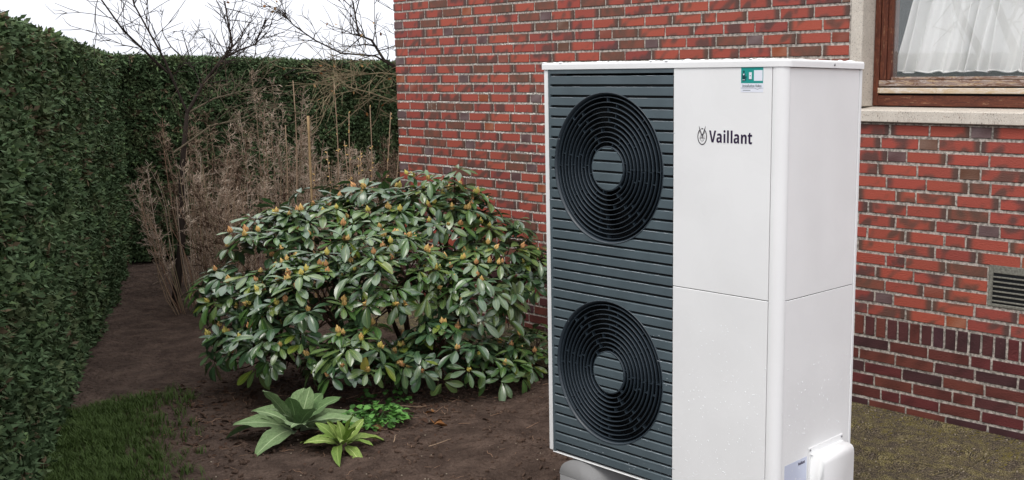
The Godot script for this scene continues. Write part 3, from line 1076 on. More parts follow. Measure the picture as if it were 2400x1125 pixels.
# ---------------------------------------------------------------- bare trees
func grow(o: Node3D, line: Array, r0: float, mat: Material, twigs: int, length: float, droop: float, tips: Array, called := "branch") -> void:
	var n := line.size() - 1
	var st := mb()
	tube(st, line, taper(r0, r0 * 0.42, n), 7)
	var total := 0
	for i in twigs:
		var t := rf(0.12, 1.0)
		var fi := t * n
		var seg := mini(int(fi), n - 1)
		var p: Vector3 = line[seg].lerp(line[seg + 1], fi - seg)
		var along: Vector3 = (line[seg + 1] - line[seg]).normalized()
		var d := (along * 0.55 + rdir() * 0.85 + Vector3(0, 0.25, 0)).normalized()
		var L := length * rf(0.5, 1.15)
		var pts := [p]
		var q := p
		for k in 5:
			d = (d + rdir() * 0.22 + Vector3(0, -droop, 0)).normalized()
			q = q + d * L / 5.0
			pts.append(q)
		tube(st, pts, taper(minf(r0 * 0.3, 0.005), 0.0018, 5), 5, false)
		for k in 4:
			var a: Vector3 = pts[rng.randi_range(1, 5)]
			var d2 := (d + rdir() * 0.9 + Vector3(0, 0.2, 0)).normalized()
			var b := a + d2 * L * rf(0.2, 0.45)
			tube(st, [a, (a + b) * 0.5 + rdir() * 0.012, b], [0.0026, 0.002, 0.0013], 4, false)
			tips.append(b)
		tips.append(q)
	put(called, done(st), mat, o)

func trees() -> void:
	# tree whose trunk is hidden behind the house corner, limbs reaching out to the left
	var t := thing("bare_fruit_tree", "bare fruit tree with few brown leaves, arching out from behind the house corner", "tree", Vector3(-0.45, -0.06, -1.25))
	var off := -Vector3(-0.45, -0.06, -1.25)
	var tips := []
	var st := mb()
	tube(st, [Vector3(0.02, 0, -0.02), Vector3(0.05, 0.7, 0.1), Vector3(0.04, 1.3, 0.35), Vector3(0.03, 1.6, 0.6)], [0.075, 0.06, 0.05, 0.045], 10)
	put("trunk", done(st), m.bark, t)
	var limbs := [[[-0.38, 1.51, -0.59], [-0.47, 1.79, -0.46], [-0.59, 1.93, -0.29], [-0.64, 2.09, -0.21], [-0.69, 2.13, -0.12], [-0.72, 2.4, -0.1]], [[-0.47, 1.79, -0.46], [-0.62, 1.96, -0.23], [-0.77, 1.98, 0.0], [-0.87, 2.08, 0.17], [-0.95, 2.19, 0.3], [-1.02, 2.34, 0.42]], [[-0.38, 1.55, -0.6], [-0.30, 1.95, -0.5], [-0.36, 2.2, -0.42], [-0.5, 2.5, -0.3]], [[-0.38, 1.5, -0.6], [-0.36, 1.58, -0.25], [-0.42, 1.66, -0.03], [-0.5, 1.7, 0.11], [-0.56, 1.8, 0.2]], [[-0.47, 1.79, -0.46], [-0.5, 1.82, -0.2], [-0.58, 1.8, 0.0], [-0.66, 1.74, 0.14]]]
	for i in limbs.size():
		var l := []
		for p in limbs[i]: l.append(Vector3(p[0], p[1], p[2]) + off)
		grow(t, l, [0.016, 0.009, 0.010, 0.008, 0.007][i], m.bark if i < 3 else m.whip, [20, 26, 20, 30, 30][i], [0.55, 0.5, 0.55, 0.45, 0.45][i], [0.02, 0.03, 0.0, 0.1, 0.12][i], tips)
	var lm := leaf_mesh(0.035, 0.02, 0.5, 0.3, 3)
	for i in 60:
		var p: Vector3 = tips[rng.randi_range(0, tips.size() - 1)]
		put("leaf", lm, [m.dead_leaf, m.dead_leaf, m.dead_pale][i % 3], t, frame_on(p, (rdir() + Vector3(0, -0.6, 0)), rdir()))
	# dark bare tree at the left
	t = thing("bare_tree", "dark bare tree with angular limbs above the hedge at the left", "tree", Vector3(-1.25, -0.06, 1.3))
	off = -Vector3(-1.25, -0.06, 1.3)
	tips = []
	st = mb()
	tube(st, [Vector3(0, 0, 0), Vector3(0.05, 0.6, -0.08), Vector3(0.12, 1.1, -0.08), Vector3(0.2, 1.56, -0.12)], [0.032, 0.027, 0.021, 0.014], 10)
	put("trunk", done(st), m.bark, t)
	limbs = [[[-1.05, 1.5, 1.18], [-1.0, 1.74, 1.05], [-0.94, 1.91, 0.93], [-0.9, 2.01, 0.86], [-0.92, 2.17, 0.87], [-0.9, 2.35, 0.9]], [[-0.94, 1.91, 0.93], [-0.88, 1.98, 0.82], [-0.83, 2.03, 0.71], [-0.79, 2.12, 0.63]], [[-1.05, 1.5, 1.18], [-0.97, 1.61, 1.0], [-0.89, 1.66, 0.84], [-0.78, 1.71, 0.61]], [[-1.05, 1.5, 1.18], [-1.1, 1.9, 1.3], [-1.2, 2.3, 1.45], [-1.25, 2.7, 1.5]], [[-1.1, 1.2, 1.28], [-0.95, 1.4, 1.05], [-0.85, 1.47, 0.8], [-0.78, 1.56, 0.68]], [[-1.1, 1.8, 1.28], [-1.05, 2.1, 1.6], [-0.95, 2.5, 1.9]]]
	for i in limbs.size():
		var l := []
		for p in limbs[i]: l.append(Vector3(p[0], p[1], p[2]) + off)
		grow(t, l, [0.013, 0.009, 0.008, 0.010, 0.008, 0.010][i], m.bark if i != 2 and i != 4 else m.bark_pale, [24, 18, 18, 22, 20, 18][i], [0.4, 0.34, 0.4, 0.45, 0.42, 0.45][i], [-0.02, -0.02, 0.05, -0.02, 0.06, -0.02][i], tips)
	# far bare trees beyond the hedge
	var far_sites := [[-26.0, -10.8, 4.0, "small far bare tree just showing above the hedge, the larger of two"], [-29.0, -13.4, 3.8, "small far bare tree showing above the hedge, nearer to the house"]]
	for s in far_sites:
		t = thing("far_tree", s[3], "tree", Vector3(s[0], -0.09, s[1]), 0.0, "far trees beyond the hedge")
		bare_crown(t, s[2], 0.07, 60, m.bark)
	# leafless tree in the street side garden; the window mirrors it
	t = thing("bare_street_tree", "leafless broad tree mirrored in the window pane", "tree", Vector3(1.2, -0.06, 8.6))
	bare_crown(t, 6.0, 0.14, 130, m.bark)

func bare_crown(t: Node3D, H: float, r: float, n: int, mat: Material) -> void:
	var st := mb()
	tube(st, wiggle(Vector3.ZERO, Vector3(0.1, H * 0.42, 0), 4, 0.08), taper(r, r * 0.7, 4), 8)
	put("trunk", done(st), mat, t)
	st = mb()
	for i in 9:
		var a := TAU * i / 9.0 + rf(-0.3, 0.3)
		var top := Vector3(cos(a) * H * rf(0.15, 0.38), H * rf(0.6, 1.0), sin(a) * H * rf(0.15, 0.38))
		var l := wiggle(Vector3(0.08, H * rf(0.25, 0.42), 0), top, 6, 0.06 * H)
		tube(st, l, taper(r * 0.5, r * 0.12, 6), 6, false)
		for k in n / 9:
			var p: Vector3 = l[rng.randi_range(2, 6)]
			var d := (rdir() + Vector3(cos(a) * 0.5, 0.5, sin(a) * 0.5)).normalized()
			var e := p + d * H * rf(0.08, 0.2)
			tube(st, wiggle(p, e, 3, 0.01 * H), taper(r * 0.14, r * 0.05, 3), 4, false)
			for w in 4:
				var p2 := p.lerp(e, rf(0.3, 1.0))
				tube(st, [p2, p2 + (d + rdir() * 0.9).normalized() * H * rf(0.03, 0.09)], [r * 0.12, r * 0.05], 3, false)
	put("crown", done(st), mat, t)

# ---------------------------------------------------------------- rhododendron
func rhododendron() -> void:
	var base := Vector3(1.75, -0.03, 1.15)
	var o := thing("rhododendron", "broad dark green rhododendron shrub with fat yellow buds left of the white box", "shrub", base)
	var to_cam := Vector3(0.8246, 0, 0.5657)
	var side := Vector3(0.5657, 0, -0.8246)
	# lobes: along, towards the viewer, height, radius
	var lobes := [[0.22, -0.12, 0.90, 0.30], [-0.14, -0.14, 0.86, 0.30], [-0.46, -0.12, 0.80, 0.30], [-0.76, -0.05, 0.76, 0.27], [-0.92, 0.05, 0.52, 0.26], [0.48, -0.1, 0.70, 0.30], [0.74, -0.05, 0.58, 0.22], [-0.1, 0.42, 0.60, 0.34], [-0.52, 0.42, 0.52, 0.34], [0.34, 0.36, 0.50, 0.32], [0.72, 0.30, 0.12, 0.20], [0.16, 0.60, 0.22, 0.26], [-0.9, 0.3, 0.28, 0.22], [-0.3, 0.68, 0.26, 0.24], [-0.7, 0.58, 0.32, 0.22], [0.45, 0.56, 0.12, 0.2]]
	var centres := []
	for l in lobes: centres.append(side * l[0] + to_cam * l[1] + Vector3(0, l[2], 0))
	# branches
	for i in lobes.size():
		var st := mb()
		var foot: Vector3 = Vector3(rf(-0.12, 0.12), 0.02, rf(-0.12, 0.12)) + side * lobes[i][0] * 0.25
		tube(st, wiggle(foot, centres[i], 6, 0.06), taper(0.018, 0.008, 6), 7, false)
		for k in 14:
			var e: Vector3 = centres[i] + rdir() * lobes[i][3] * 0.85
			tube(st, wiggle(centres[i].lerp(foot, rf(0.0, 0.3)), e, 4, 0.03), taper(0.006, 0.003, 4), 5, false)
		put("branch", done(st), m.twig, o)
	var meshes := []
	for k in 8:
		meshes.append(leaf_mesh(rf(0.098, 0.120), rf(0.040, 0.049), rf(0.1, 0.85), rf(0.05, 0.42), 6, rf(0.57, 0.65), 0.0, 0.2, 0.6))
	var bud := mb()
	lathe(bud, [Vector2(0.0025, 0), Vector2(0.0065, 0.006), Vector2(0.0078, 0.013), Vector2(0.006, 0.022), Vector2(0.0025, 0.03), Vector2(0, 0.034)], 8)
	for k in 6:
		var a := k * 2.4
		var d := Vector3(cos(a), 0, sin(a))
		tube(bud, [d * 0.005 + Vector3(0, 0.001, 0), d * 0.0095 + Vector3(0, 0.010, 0), d * 0.0085 + Vector3(0, 0.019 + 0.001 * k, 0)], [0.003, 0.0042, 0.0006], 5, false)
	var bud_mesh := done(bud)
	var whorls := []
	for i in lobes.size():
		var r: float = lobes[i][3]
		var n := int(4.0 * PI * r * r / 0.0076)
		for q in n:
			var y := 1.0 - 2.0 * (q + 0.5) / n
			var a := q * 2.399963 + i
			var rad := sqrt(1 - y * y)
			var d := Vector3(cos(a) * rad, y, sin(a) * rad)
			if y < (-0.08 if lobes[i][2] > 0.65 else -0.36): continue
			d = (d + rdir() * 0.18).normalized()
			var p: Vector3 = centres[i] + d * r * rf(0.86, 1.06) * Vector3(1, 0.88, 1)
			if p.y < 0.06: continue
			var inside := false
			for j in lobes.size():
				if j != i and p.distance_to(centres[j]) < lobes[j][3] * 0.84: inside = true
			if inside: continue
			if rng.randf() < 0.14 or noise.get_noise_3d(p.x * 3.2, p.y * 4.5, p.z * 3.2) > 0.27: continue
			whorls.append([p, (d * 0.5 + Vector3(0, 0.95 if d.y > 0.15 else 0.32, 0) + rdir() * 0.16).normalized(), d.y])
	# shoots that stand out of the outline
	for q in 26:
		var c: Array = lobes[[0, 1, 2, 3, 5, 7, 8, 9, 4, 12][q % 10]]
		var a := rf(0, TAU)
		var d := Vector3(cos(a) * 0.5, rf(0.6, 1.0), sin(a) * 0.5).normalized()
		var p: Vector3 = side * c[0] + to_cam * c[1] + Vector3(0, c[2], 0) + d * c[3] * rf(1.0, 1.26)
		whorls.append([p, (d + rdir() * 0.3).normalized(), 1.0])
	# the single tall shoot
	var shoot := side * 0.29 + to_cam * 0.02 + Vector3(0, 1.24, 0)
	for k in 3: whorls.append([shoot + Vector3(rf(-0.04, 0.04), -0.05 * k, rf(-0.04, 0.04)), Vector3(rf(-0.3, 0.3), 1, rf(-0.3, 0.3)).normalized(), 1.0])
	var st2 := mb()
	tube(st2, [shoot + Vector3(0.02, -0.35, 0), shoot + Vector3(0.0, -0.15, 0.0), shoot], [0.006, 0.005, 0.004], 6)
	put("branch", done(st2), m.twig, o)
	var leaves := []
	var buds := []
	for w in whorls:
		var p: Vector3 = w[0]
		var ax: Vector3 = w[1]
		var x := ax.cross(rdir()).normalized()
		var y := ax.cross(x)
		var n := rng.randi_range(7, 10)
		var spread := rf(0.0, 0.25)
		var tint := rng.randi_range(0, 3)
		var size := rf(0.8, 1.12)
		for k in n:
			var a := TAU * k / n * (2.0 if k >= n / 2 and n > 8 else 1.0) + rf(-0.22, 0.22) + (0.4 if k % 2 else 0.0)
			var tilt := spread + rf(-0.25, 0.5) - (0.35 if k % 3 == 0 else 0.0)
			var d := ((x * cos(a) + y * sin(a)) * cos(tilt) + ax * -sin(tilt) * 0.8 + ax * 0.22).normalized()
			d = (d + Vector3(0, -0.16, 0)).normalized()
			var up := (ax + Vector3(0, 0.35, 0) + rdir() * 0.25).normalized()
			var mi := rng.randi_range(0, 7)
			leaves.append([frame_on(p + ax * rf(-0.012, 0.004), d, up, size * rf(0.62, 1.12)), mi, tint if rng.randf() < 0.8 else rng.randi_range(0, 4)])
		if w[2] > -0.15 and rng.randf() < 0.52:
			buds.append(frame_on(p + ax * 0.002, x, ax, rf(0.95, 1.4)))
			if rng.randf() < 0.25: buds.append(frame_on(p + x * 0.014, y, (ax + x * 0.3).normalized(), rf(0.7, 0.95)))
	# yellowed leaf hanging at the front
	# what shows largest and outermost comes first
	var order := range(leaves.size())
	var rank := []
	for l in leaves:
		var p: Vector3 = l[0].origin
		var s := p.dot(to_cam) + 0.35 * p.y
		for j in lobes.size():
			if p.distance_to(centres[j]) < lobes[j][3] * 0.97: s -= 0.6
		var face: Vector3 = l[0].basis.y.normalized()
		s += 0.25 * absf(face.dot((cam_at - base - p).normalized()))
		rank.append(s)
	order.sort_custom(func(a, b): return rank[a] > rank[b] if rank[a] != rank[b] else a < b)
	var tools := []
	for k in 5: tools.append(mb())
	for i in order.size():
		var l: Array = leaves[order[i]]
		if i < 298: put("leaf", meshes[l[1]], m.rhodo[l[2]], o, l[0])
		else: tools[l[2]].append_from(meshes[l[1]], 0, l[0])
	var foliage := ArrayMesh.new()
	for k in 5:
		tools[k].commit(foliage)
		foliage.surface_set_material(k, m.rhodo[k])
	put("foliage", foliage, null, o).set_meta("kind", "stuff")
	var yl := put("leaf", leaf_mesh(0.115, 0.048, 0.3, 0.25, 6, 0.55, 0.0, 0.12), m.rhodo_yellow, o, frame_on(side * -0.24 + to_cam * 0.88 + Vector3(0, 0.34, 0), Vector3(0.05, -1, 0.1), to_cam))
	yl.set_meta("label", "single yellowed leaf hanging straight down")
	var bo := range(buds.size())
	bo.sort_custom(func(a, b): return buds[a].origin.dot(to_cam) + buds[a].origin.y * 0.6 > buds[b].origin.dot(to_cam) + buds[b].origin.y * 0.6)
	for i in mini(buds.size(), 290):
		put("bud", bud_mesh, [m.bud, m.bud_red, m.bud_green, m.bud][i % 4], o, buds[bo[i]])

# ---------------------------------------------------------------- low plants
func rosette(o: Node3D, n: int, length: float, width: float, mats: Array, lift: float, bend := 1.0) -> void:
	for i in n:
		var a := i * 2.399963 + rf(-0.2, 0.2)
		var t := float(i) / n     # outer leaves first
		var el := lerpf(0.12, 1.15, pow(t, 1.3)) + rf(-0.1, 0.1) + lift
		var d := Vector3(cos(a) * cos(el), sin(el), sin(a) * cos(el))
		var L := length * lerpf(1.0, 0.6, t) * rf(0.85, 1.1)
		var mesh := leaf_mesh(L, width * lerpf(1.0, 0.75, t) * rf(0.85, 1.1), lerpf(0.9, 0.35, t) * rf(0.5, 1.5) * bend, rf(0.1, 0.5), 9, rf(0.48, 0.58), 0.07, 0.05)
		put("leaf", mesh, mats[i % mats.size()], o, frame_on(Vector3(cos(a), 0, sin(a)) * 0.012 + Vector3(0, 0.01 + 0.02 * t, 0), d, Vector3(0, 1, 0) + Vector3(cos(a), 0, sin(a)) * 0.1 + rdir() * 0.35))

func low_plants() -> void:
	var p := Vector3(2.44, soil_height(2.44, 2.31), 2.31)
	rosette(thing("foxglove", "large grey green foxglove rosette with long wrinkled leaves on the soil", "plant", p), 17, 0.345, 0.118, [m.foxglove, m.foxglove_dark, m.foxglove], 0.3, 1.5)
	p = Vector3(2.82, soil_height(2.82, 2.29), 2.29)
	rosette(thing("primrose", "small bright yellow green leaf rosette beside the large grey green one", "plant", p), 17, 0.195, 0.064, [m.lime_leaf, m.lime_leaf_soft], 0.3, 1.4)
	# patch of small round leaved herb
	p = Vector3(2.56, soil_height(2.56, 1.93), 1.93)
	var herb := thing("ground_herb", "low clump of small round bright green leaves near the shrub", "plant", p)
	var hm := leaf_mesh(0.032, 0.030, 0.4, 0.3, 3, 0.5, 0.0, 0.3)
	for i in 210:
		var a := rf(0, TAU)
		var r := sqrt(rng.randf()) * 0.15
		var q := Vector3(cos(a) * r, 0.02 + 0.075 * (1.0 - r * r / 0.026) * rf(0.4, 1.0), sin(a) * r)
		var d := Vector3(cos(a), rf(-0.2, 0.3), sin(a)) + rdir() * 0.6
		put("leaf", hm, m.herb if i % 3 else m.herb_dark, herb, frame_on(q, d, Vector3(0, 1, 0) + rdir() * 0.4, rf(0.8, 1.35)))
	var stems := mb()
	for i in 40:
		var a := rf(0, TAU)
		var r := sqrt(rng.randf()) * 0.13
		tube(stems, [Vector3(0, 0, 0), Vector3(cos(a) * r * 0.6, 0.03, sin(a) * r * 0.6), Vector3(cos(a) * r, 0.06, sin(a) * r)], [0.0015, 0.0012, 0.001], 4, false)
	put("stems", done(stems), m.herb_dark, herb)
	# darker seedlings in the shade under the shrub
	p = Vector3(2.35, soil_height(2.35, 1.75), 1.75)
	var seed := thing("seedling_patch", "dark low leafy plant in the shade under the shrub", "plant", p)
	for i in 60:
		var a := rf(0, TAU)
		var r := sqrt(rng.randf()) * 0.16
		put("leaf", hm, m.herb_dark, seed, frame_on(Vector3(cos(a) * r, 0.02 + rf(0, 0.03), sin(a) * r), rdir() + Vector3(cos(a), 0, sin(a)), Vector3(0, 1, 0) + rdir() * 0.3, rf(0.8, 1.2)))
	# lawn at the lower left
	var blade := mb()
	for k in 5:
		var d := Vector3(rf(-1, 1), 0, rf(-1, 1)).normalized()
		var b := Vector3(rf(-0.012, 0.012), 0, rf(-0.012, 0.012))
		var w := d.cross(Vector3.UP) * 0.0016
		var mid := b + d * 0.012 + Vector3(0, 0.03, 0)
		var tip := b + d * rf(0.02, 0.04) + Vector3(0, rf(0.035, 0.055), 0)
		quad(blade, b - w, b + w, mid + w, mid - w)
		tri(blade, mid - w, mid + w, tip)
	var bm := done(blade)
	var spots := []
	for i in 22000:
		var x := rf(1.2, 4.2)
		var z := rf(2.35, 3.9)
		# lawn edge runs from the hedge foot past the foxglove
		var edge := 2.55 + (x - 1.9) * 0.42 + 0.05 * noise.get_noise_2d(x * 5.0, 3.0)
		if z < edge: continue
		if rng.randf() > smoothstep(0.0, 0.55, z - edge + 0.25 * noise.get_noise_2d(x * 3.0, z * 3.0)): continue
		spots.append(Transform3D(Basis.from_euler(Vector3(rf(-0.2, 0.2), rf(0, TAU), rf(-0.2, 0.2))).scaled(Vector3.ONE * rf(0.7, 1.3)), Vector3(x, soil_height(x, z) - 0.004, z)))
	var g := many("lawn", bm, m.grass, self, spots)
	tag(g, "short green lawn grass at the lower left edge of the bed", "grass", "", "stuff")

# ---------------------------------------------------------------- heat pump
const W := 1.145
const D := 0.483
const HH := 1.565
const GX0 := 0.031
const GX1 := 0.6715
const PITCH := 0.0397
var fans := [Vector2(0.3445, 1.1735), Vector2(0.3445, 0.389)]
const FR := 0.281

func rounded_plan(x0: float, x1: float, z0: float, z1: float, r: float, rb: float) -> Array:
	# outline seen from above (x, z), rounded at the right front corner by r, others by rb; counter-clockwise seen from +y
	var out := []
	var cs := [[x1 - r, z1 - r, r, 0.0], [x1 - rb, z0 + rb, rb, -PI / 2], [x0 + rb, z0 + rb, rb, -PI], [x0 + rb, z1 - rb, rb, -PI * 1.5]]
	for c in cs:
		var n := 12 if c[2] > 0.02 else 4
		for i in n + 1:
			var a: float = c[3] + PI / 2 - PI / 2 * i / n
			out.append(Vector2(c[0] + cos(a) * c[2], c[1] + sin(a) * c[2]))
	return out

# outline swept up through (inset, y) steps
func sweep_plan(st: SurfaceTool, x0: float, x1: float, z0: float, z1: float, r: float, rb: float, steps: Array) -> void:
	var prev := []
	for s in steps:
		var i: float = s.x
		var ring := []
		for p in rounded_plan(x0 + i, x1 - i, z0 + i, z1 - i, maxf(r - i, 0.001), maxf(rb - i, 0.0005)):
			ring.append(Vector3(p.x, s.y, p.y))
		if prev.size():
			for k in ring.size():
				var k2 := (k + 1) % ring.size()
				quad_out(st, [prev[k], prev[k2], ring[k2], ring[k]], Vector3((x0 + x1) * 0.5, (prev[k].y + ring[k].y) * 0.5 - 0.0001 * signf(s.x), (z0 + z1) * 0.5))
		prev = ring
	var c := Vector3.ZERO
	for p in prev: c += p
	c /= prev.size()
	for k in prev.size():
		var a: Vector3 = prev[k]
		var b: Vector3 = prev[(k + 1) % prev.size()]
		if (a - c).cross(b - c).y > 0.0: tri(st, c, a, b)
		else: tri(st, c, b, a)

# strip of the front with holes for the fans: pieces of x free of the circles at height y
func spans(y: float) -> Array:
	for f in fans:
		var dy: float = y - f.y
		if absf(dy) < FR:
			var w := sqrt(FR * FR - dy * dy)
			return [[GX0 + 0.012, f.x - w], [f.x + w, GX1]]
	return [[GX0 + 0.012, GX1]]

func slat_mesh(y0: float, y1: float, side: int) -> ArrayMesh:
	# profile from the back of the lower edge over the face to the back of the upper edge; a slat that a fan cuts in two has a piece on each side
	var prof := [Vector2(y0, -0.012), Vector2(y0, -0.001), Vector2(y0 + 0.0007, 0.0)]
	for k in range(1, 8): prof.append(Vector2(lerpf(y0, y1 - 0.003, k / 8.0), 0.0))
	prof.append(Vector2(y1 - 0.003, 0.0))
	prof.append(Vector2(y1, -0.0035))
	prof.append(Vector2(y1, -0.012))
	var cut := true
	for p in prof:
		if spans(p.x).size() == 1: cut = false
	if not cut and side == 1: return null
	var st := mb(true)
	for i in prof.size() - 1:
		var a: Vector2 = prof[i]
		var b: Vector2 = prof[i + 1]
		var sa := spans(a.x)
		var sb := spans(b.x)
		if sa.size() != sb.size():
			if sa.size() == 1: sa = split_like(sb, a.x)
			else: sb = split_like(sa, b.x)
		for k in sa.size():
			if cut and k != side: continue
			if sa[k][1] - sa[k][0] < 0.0005 and sb[k][1] - sb[k][0] < 0.0005: continue
			quad(st, Vector3(sa[k][0], a.x, a.y), Vector3(sa[k][1], a.x, a.y), Vector3(sb[k][1], b.x, b.y), Vector3(sb[k][0], b.x, b.y))
	return done(st)

func split_like(other: Array, _y: float) -> Array:
	var fx: float = fans[0].x
	return [[GX0 + 0.012, fx], [fx, GX1]]

func heat_pump() -> void:
	var o := thing("heat_pump", "tall white outdoor heat pump with two dark round fan grilles on its front", "heat pump", Vector3(4.028, 0.2276, 2.068), 0.00937)
	# casing
	var st := mb(true)
	box(st, Vector3(0.004, 0.004, -D + 0.008), Vector3(0.03, HH - 0.026, -0.002), 0.003)   # left edge strip
	put("left_panel", done(st), m.white, o)
	put("back_panel", box_mesh(Vector3(0.004, 0.004, -D + 0.0005), Vector3(W - 0.008, HH - 0.026, -D + 0.0075), 0.001), m.white, o)
	put("base_plate", box_mesh(Vector3(0.0305, 0.0, -D + 0.008), Vector3(W - 0.02, 0.0035, 0.0025), 0.001), m.white, o)
	put("inner_bulkhead", box_mesh(Vector3(0.0305, 0.005, -0.11), Vector3(0.671, HH - 0.03, -0.10), 0.0), m.dark, o)
	var cx := W - 0.053
	var ys := HH - 0.794   # seam height
	st = mb(true)
	box(st, Vector3(GX1 + 0.001, 0.004, -0.03), Vector3(cx - 0.0012, ys - 0.0012, 0.0), 0.0015)
	put("lower_front_panel", done(st), m.white, o)
	st = mb(true)
	box(st, Vector3(GX1 + 0.001, ys + 0.0012, -0.03), Vector3(cx - 0.0012, HH - 0.026, 0.0), 0.0015)
	var upper := put("upper_front_panel", done(st), m.white, o)
	# dark body behind the seams
	put("frame", box_mesh(Vector3(GX1 + 0.0015, 0.006, -D + 0.01), Vector3(cx - 0.002, HH - 0.03, -0.0045), 0.0), m.black, o)
	put("frame", box_mesh(Vector3(cx + 0.004, 0.006, -D + 0.01), Vector3(W - 0.014, HH - 0.03, -0.036), 0.0), m.black, o)
	# rounded corner post
	st = mb()
	var arc := []
	arc.append(Vector2(cx + 0.0012, -0.001))
	for i in 15:
		var a := PI / 2 * i / 14.0
		arc.append(Vector2(W - 0.008 - 0.034 + sin(a) * 0.034, -0.034 + cos(a) * 0.034))
	arc.insert(1, Vector2(cx + 0.003, 0.0))
	arc.append(Vector2(W - 0.008, -0.0348))
	for i in arc.size() - 1:
		var a: Vector2 = arc[i]
		var b: Vector2 = arc[i + 1]
		quad(st, Vector3(a.x, 0.004, a.y), Vector3(b.x, 0.004, b.y), Vector3(b.x, HH - 0.026, b.y), Vector3(a.x, HH - 0.026, a.y))
	put("corner_post", done(st), m.white, o)
	st = mb(true)
	box(st, Vector3(W - 0.03, 0.004, -D + 0.018), Vector3(W - 0.0095, ys - 0.0012, -0.0368), 0.0015)
	put("lower_side_panel", done(st), m.white, o)
	st = mb(true)
	box(st, Vector3(W - 0.03, ys + 0.0012, -D + 0.018), Vector3(W - 0.0095, HH - 0.026, -0.0368), 0.0015)
	put("upper_side_panel", done(st), m.white, o)
	st = mb(true)
	box(st, Vector3(W - 0.03, 0.004, -D + 0.0085), Vector3(W - 0.007, HH - 0.026, -D + 0.0165), 0.002)
	put("rear_edge", done(st), m.white, o)
	# lid
	st = mb(true)
	sweep_plan(st, -0.004, W, -D - 0.002, 0.004, 0.046, 0.008, [Vector2(0.006, HH - 0.0255), Vector2(0.0, HH - 0.0250), Vector2(0.0, HH - 0.008), Vector2(0.0008, HH - 0.004), Vector2(0.003, HH - 0.001), Vector2(0.006, HH)])
	var lid := put("lid", done(st), m.white, o)
	put("lid_screw", screw_mesh(), m.steel, lid, Transform3D(Basis.from_euler(Vector3(0, 0, -PI / 2)), Vector3(W, HH - 0.014, -0.285)))
	# rain on the lid and beads
	var bead := mb()
	lathe(bead, [Vector2(1, 0), Vector2(0.92, 0.3), Vector2(0.7, 0.52), Vector2(0.35, 0.65), Vector2(0, 0.7)], 10)
	var bead_mesh := done(bead)
	var spots := []
	for i in 420:
		var x := rf(0.0, W - 0.01)
		var z := -pow(rng.randf(), 1.6) * D * 0.95
		var s := rf(0.002, 0.007) * (1.4 if rng.randf() < 0.12 else 1.0)
		if x > W - 0.05 and z > -0.05: continue
		spots.append(Transform3D(Basis.from_scale(Vector3(s * rf(1, 2.2), s * rf(0.45, 0.8), s * rf(0.8, 1.2))), Vector3(x, HH, z)))
	many("rain_beads", bead_mesh, m.drop, lid, spots)
	# slatted front with the two fans
	st = mb(true)
	box(st, Vector3(GX0, 0.004, -0.014), Vector3(GX0 + 0.0122, HH - 0.026, 0.0003), 0.0004)
	box(st, Vector3(GX0 + 0.012, 1.524, -0.014), Vector3(GX1, HH - 0.026, 0.0), 0.0004)
	put("grille_frame", done(st), m.slat, o)
	var back := mb(true)
	var ytop := 1.5195
	for i in 39:
		var y1 := ytop - PITCH * i - 0.0045
		var y0 := ytop - PITCH * (i + 1) + 0.0045
		if y0 < 0.004: y0 = 0.004
		if i == 18: y0 += 0.0
		if y1 - y0 < 0.01: continue
		for side in 2:
			var sl := slat_mesh(y0, y1, side)
			if sl: put("slat", sl, m.slat, o)
		var sp := spans(y0 - 0.0045)
		for s in sp:
			quad(back, Vector3(s[0], y0 - 0.0105, -0.0105), Vector3(s[1], y0 - 0.0105, -0.0105), Vector3(s[1], y0 + 0.001, -0.0105), Vector3(s[0], y0 + 0.001, -0.0105))
	put("grille_back", done(back), m.dark, o)
	spots = []
	for i in 38:
		var y1 := ytop - PITCH * i - 0.0045
		for q in 44:
			var x := rf(GX0 + 0.012, GX1)
			var dense := noise.get_noise_2d(x * 9.0, i * 3.0)
			if dense < 0.0: continue
			var inside := false
			for f in fans:
				if Vector2(x, y1).distance_to(f) < FR + 0.004: inside = true
			if inside: continue
			for w in 3:
				var s := rf(0.0016, 0.0034)
				spots.append(Transform3D(Basis.from_scale(Vector3(s * rf(1.5, 5), s * 0.8, s)), Vector3(x + rf(-0.012, 0.012), y1 - 0.0015, -0.002)))
	many("rain_beads", bead_mesh, m.drop_dark, o, spots)
	for f in fans: fan(o, f)
	# beads splashed on the lower white panels and the lower grille
	spots = []
	var dark_spots := []
	var turn_front := Basis.from_euler(Vector3(PI / 2, 0, 0))
	var turn_side := Basis.from_euler(Vector3(PI / 2, 0, 0)).rotated(Vector3.UP, PI / 2)
	for i in 330:
		var y := pow(rng.randf(), 1.5) * 0.62 + 0.06
		var s := 0.0007 + 0.0017 * pow(rng.randf(), 2.0)
		spots.append(Transform3D((turn_front * Basis.from_scale(Vector3(s, s * 0.8, s * rf(0.9, 1.5)))), Vector3(rf(GX1 + 0.01, cx - 0.005), y, 0.0)))
		var y2 := pow(rng.randf(), 1.8) * 0.5 + 0.05
		spots.append(Transform3D((turn_side * Basis.from_scale(Vector3(s, s * 0.8, s * rf(0.9, 1.5)))), Vector3(W - 0.0095, y2, rf(-D + 0.02, -0.045))))
		var gx := rf(0.5, GX1 - 0.005) if i % 3 else rf(GX0 + 0.015, GX1 - 0.01)
		var gy := y * 0.9 if i % 3 else rf(0.02, 0.095)
		if i < 90 and Vector2(gx, gy).distance_to(fans[1]) > FR + 0.003: dark_spots.append(Transform3D((turn_front * Basis.from_scale(Vector3(s * 1.2, s, s * 1.4))), Vector3(gx, gy, 0.0)))
	many("rain_beads", bead_mesh, m.drop, o, spots)
	many("rain_beads", bead_mesh, m.drop_dark, o, dark_spots)
	lettering(o, upper)
	# pipe cover low on the right side
	var cz0 := -0.424
	var cz1 := -0.2
	st = mb(true)
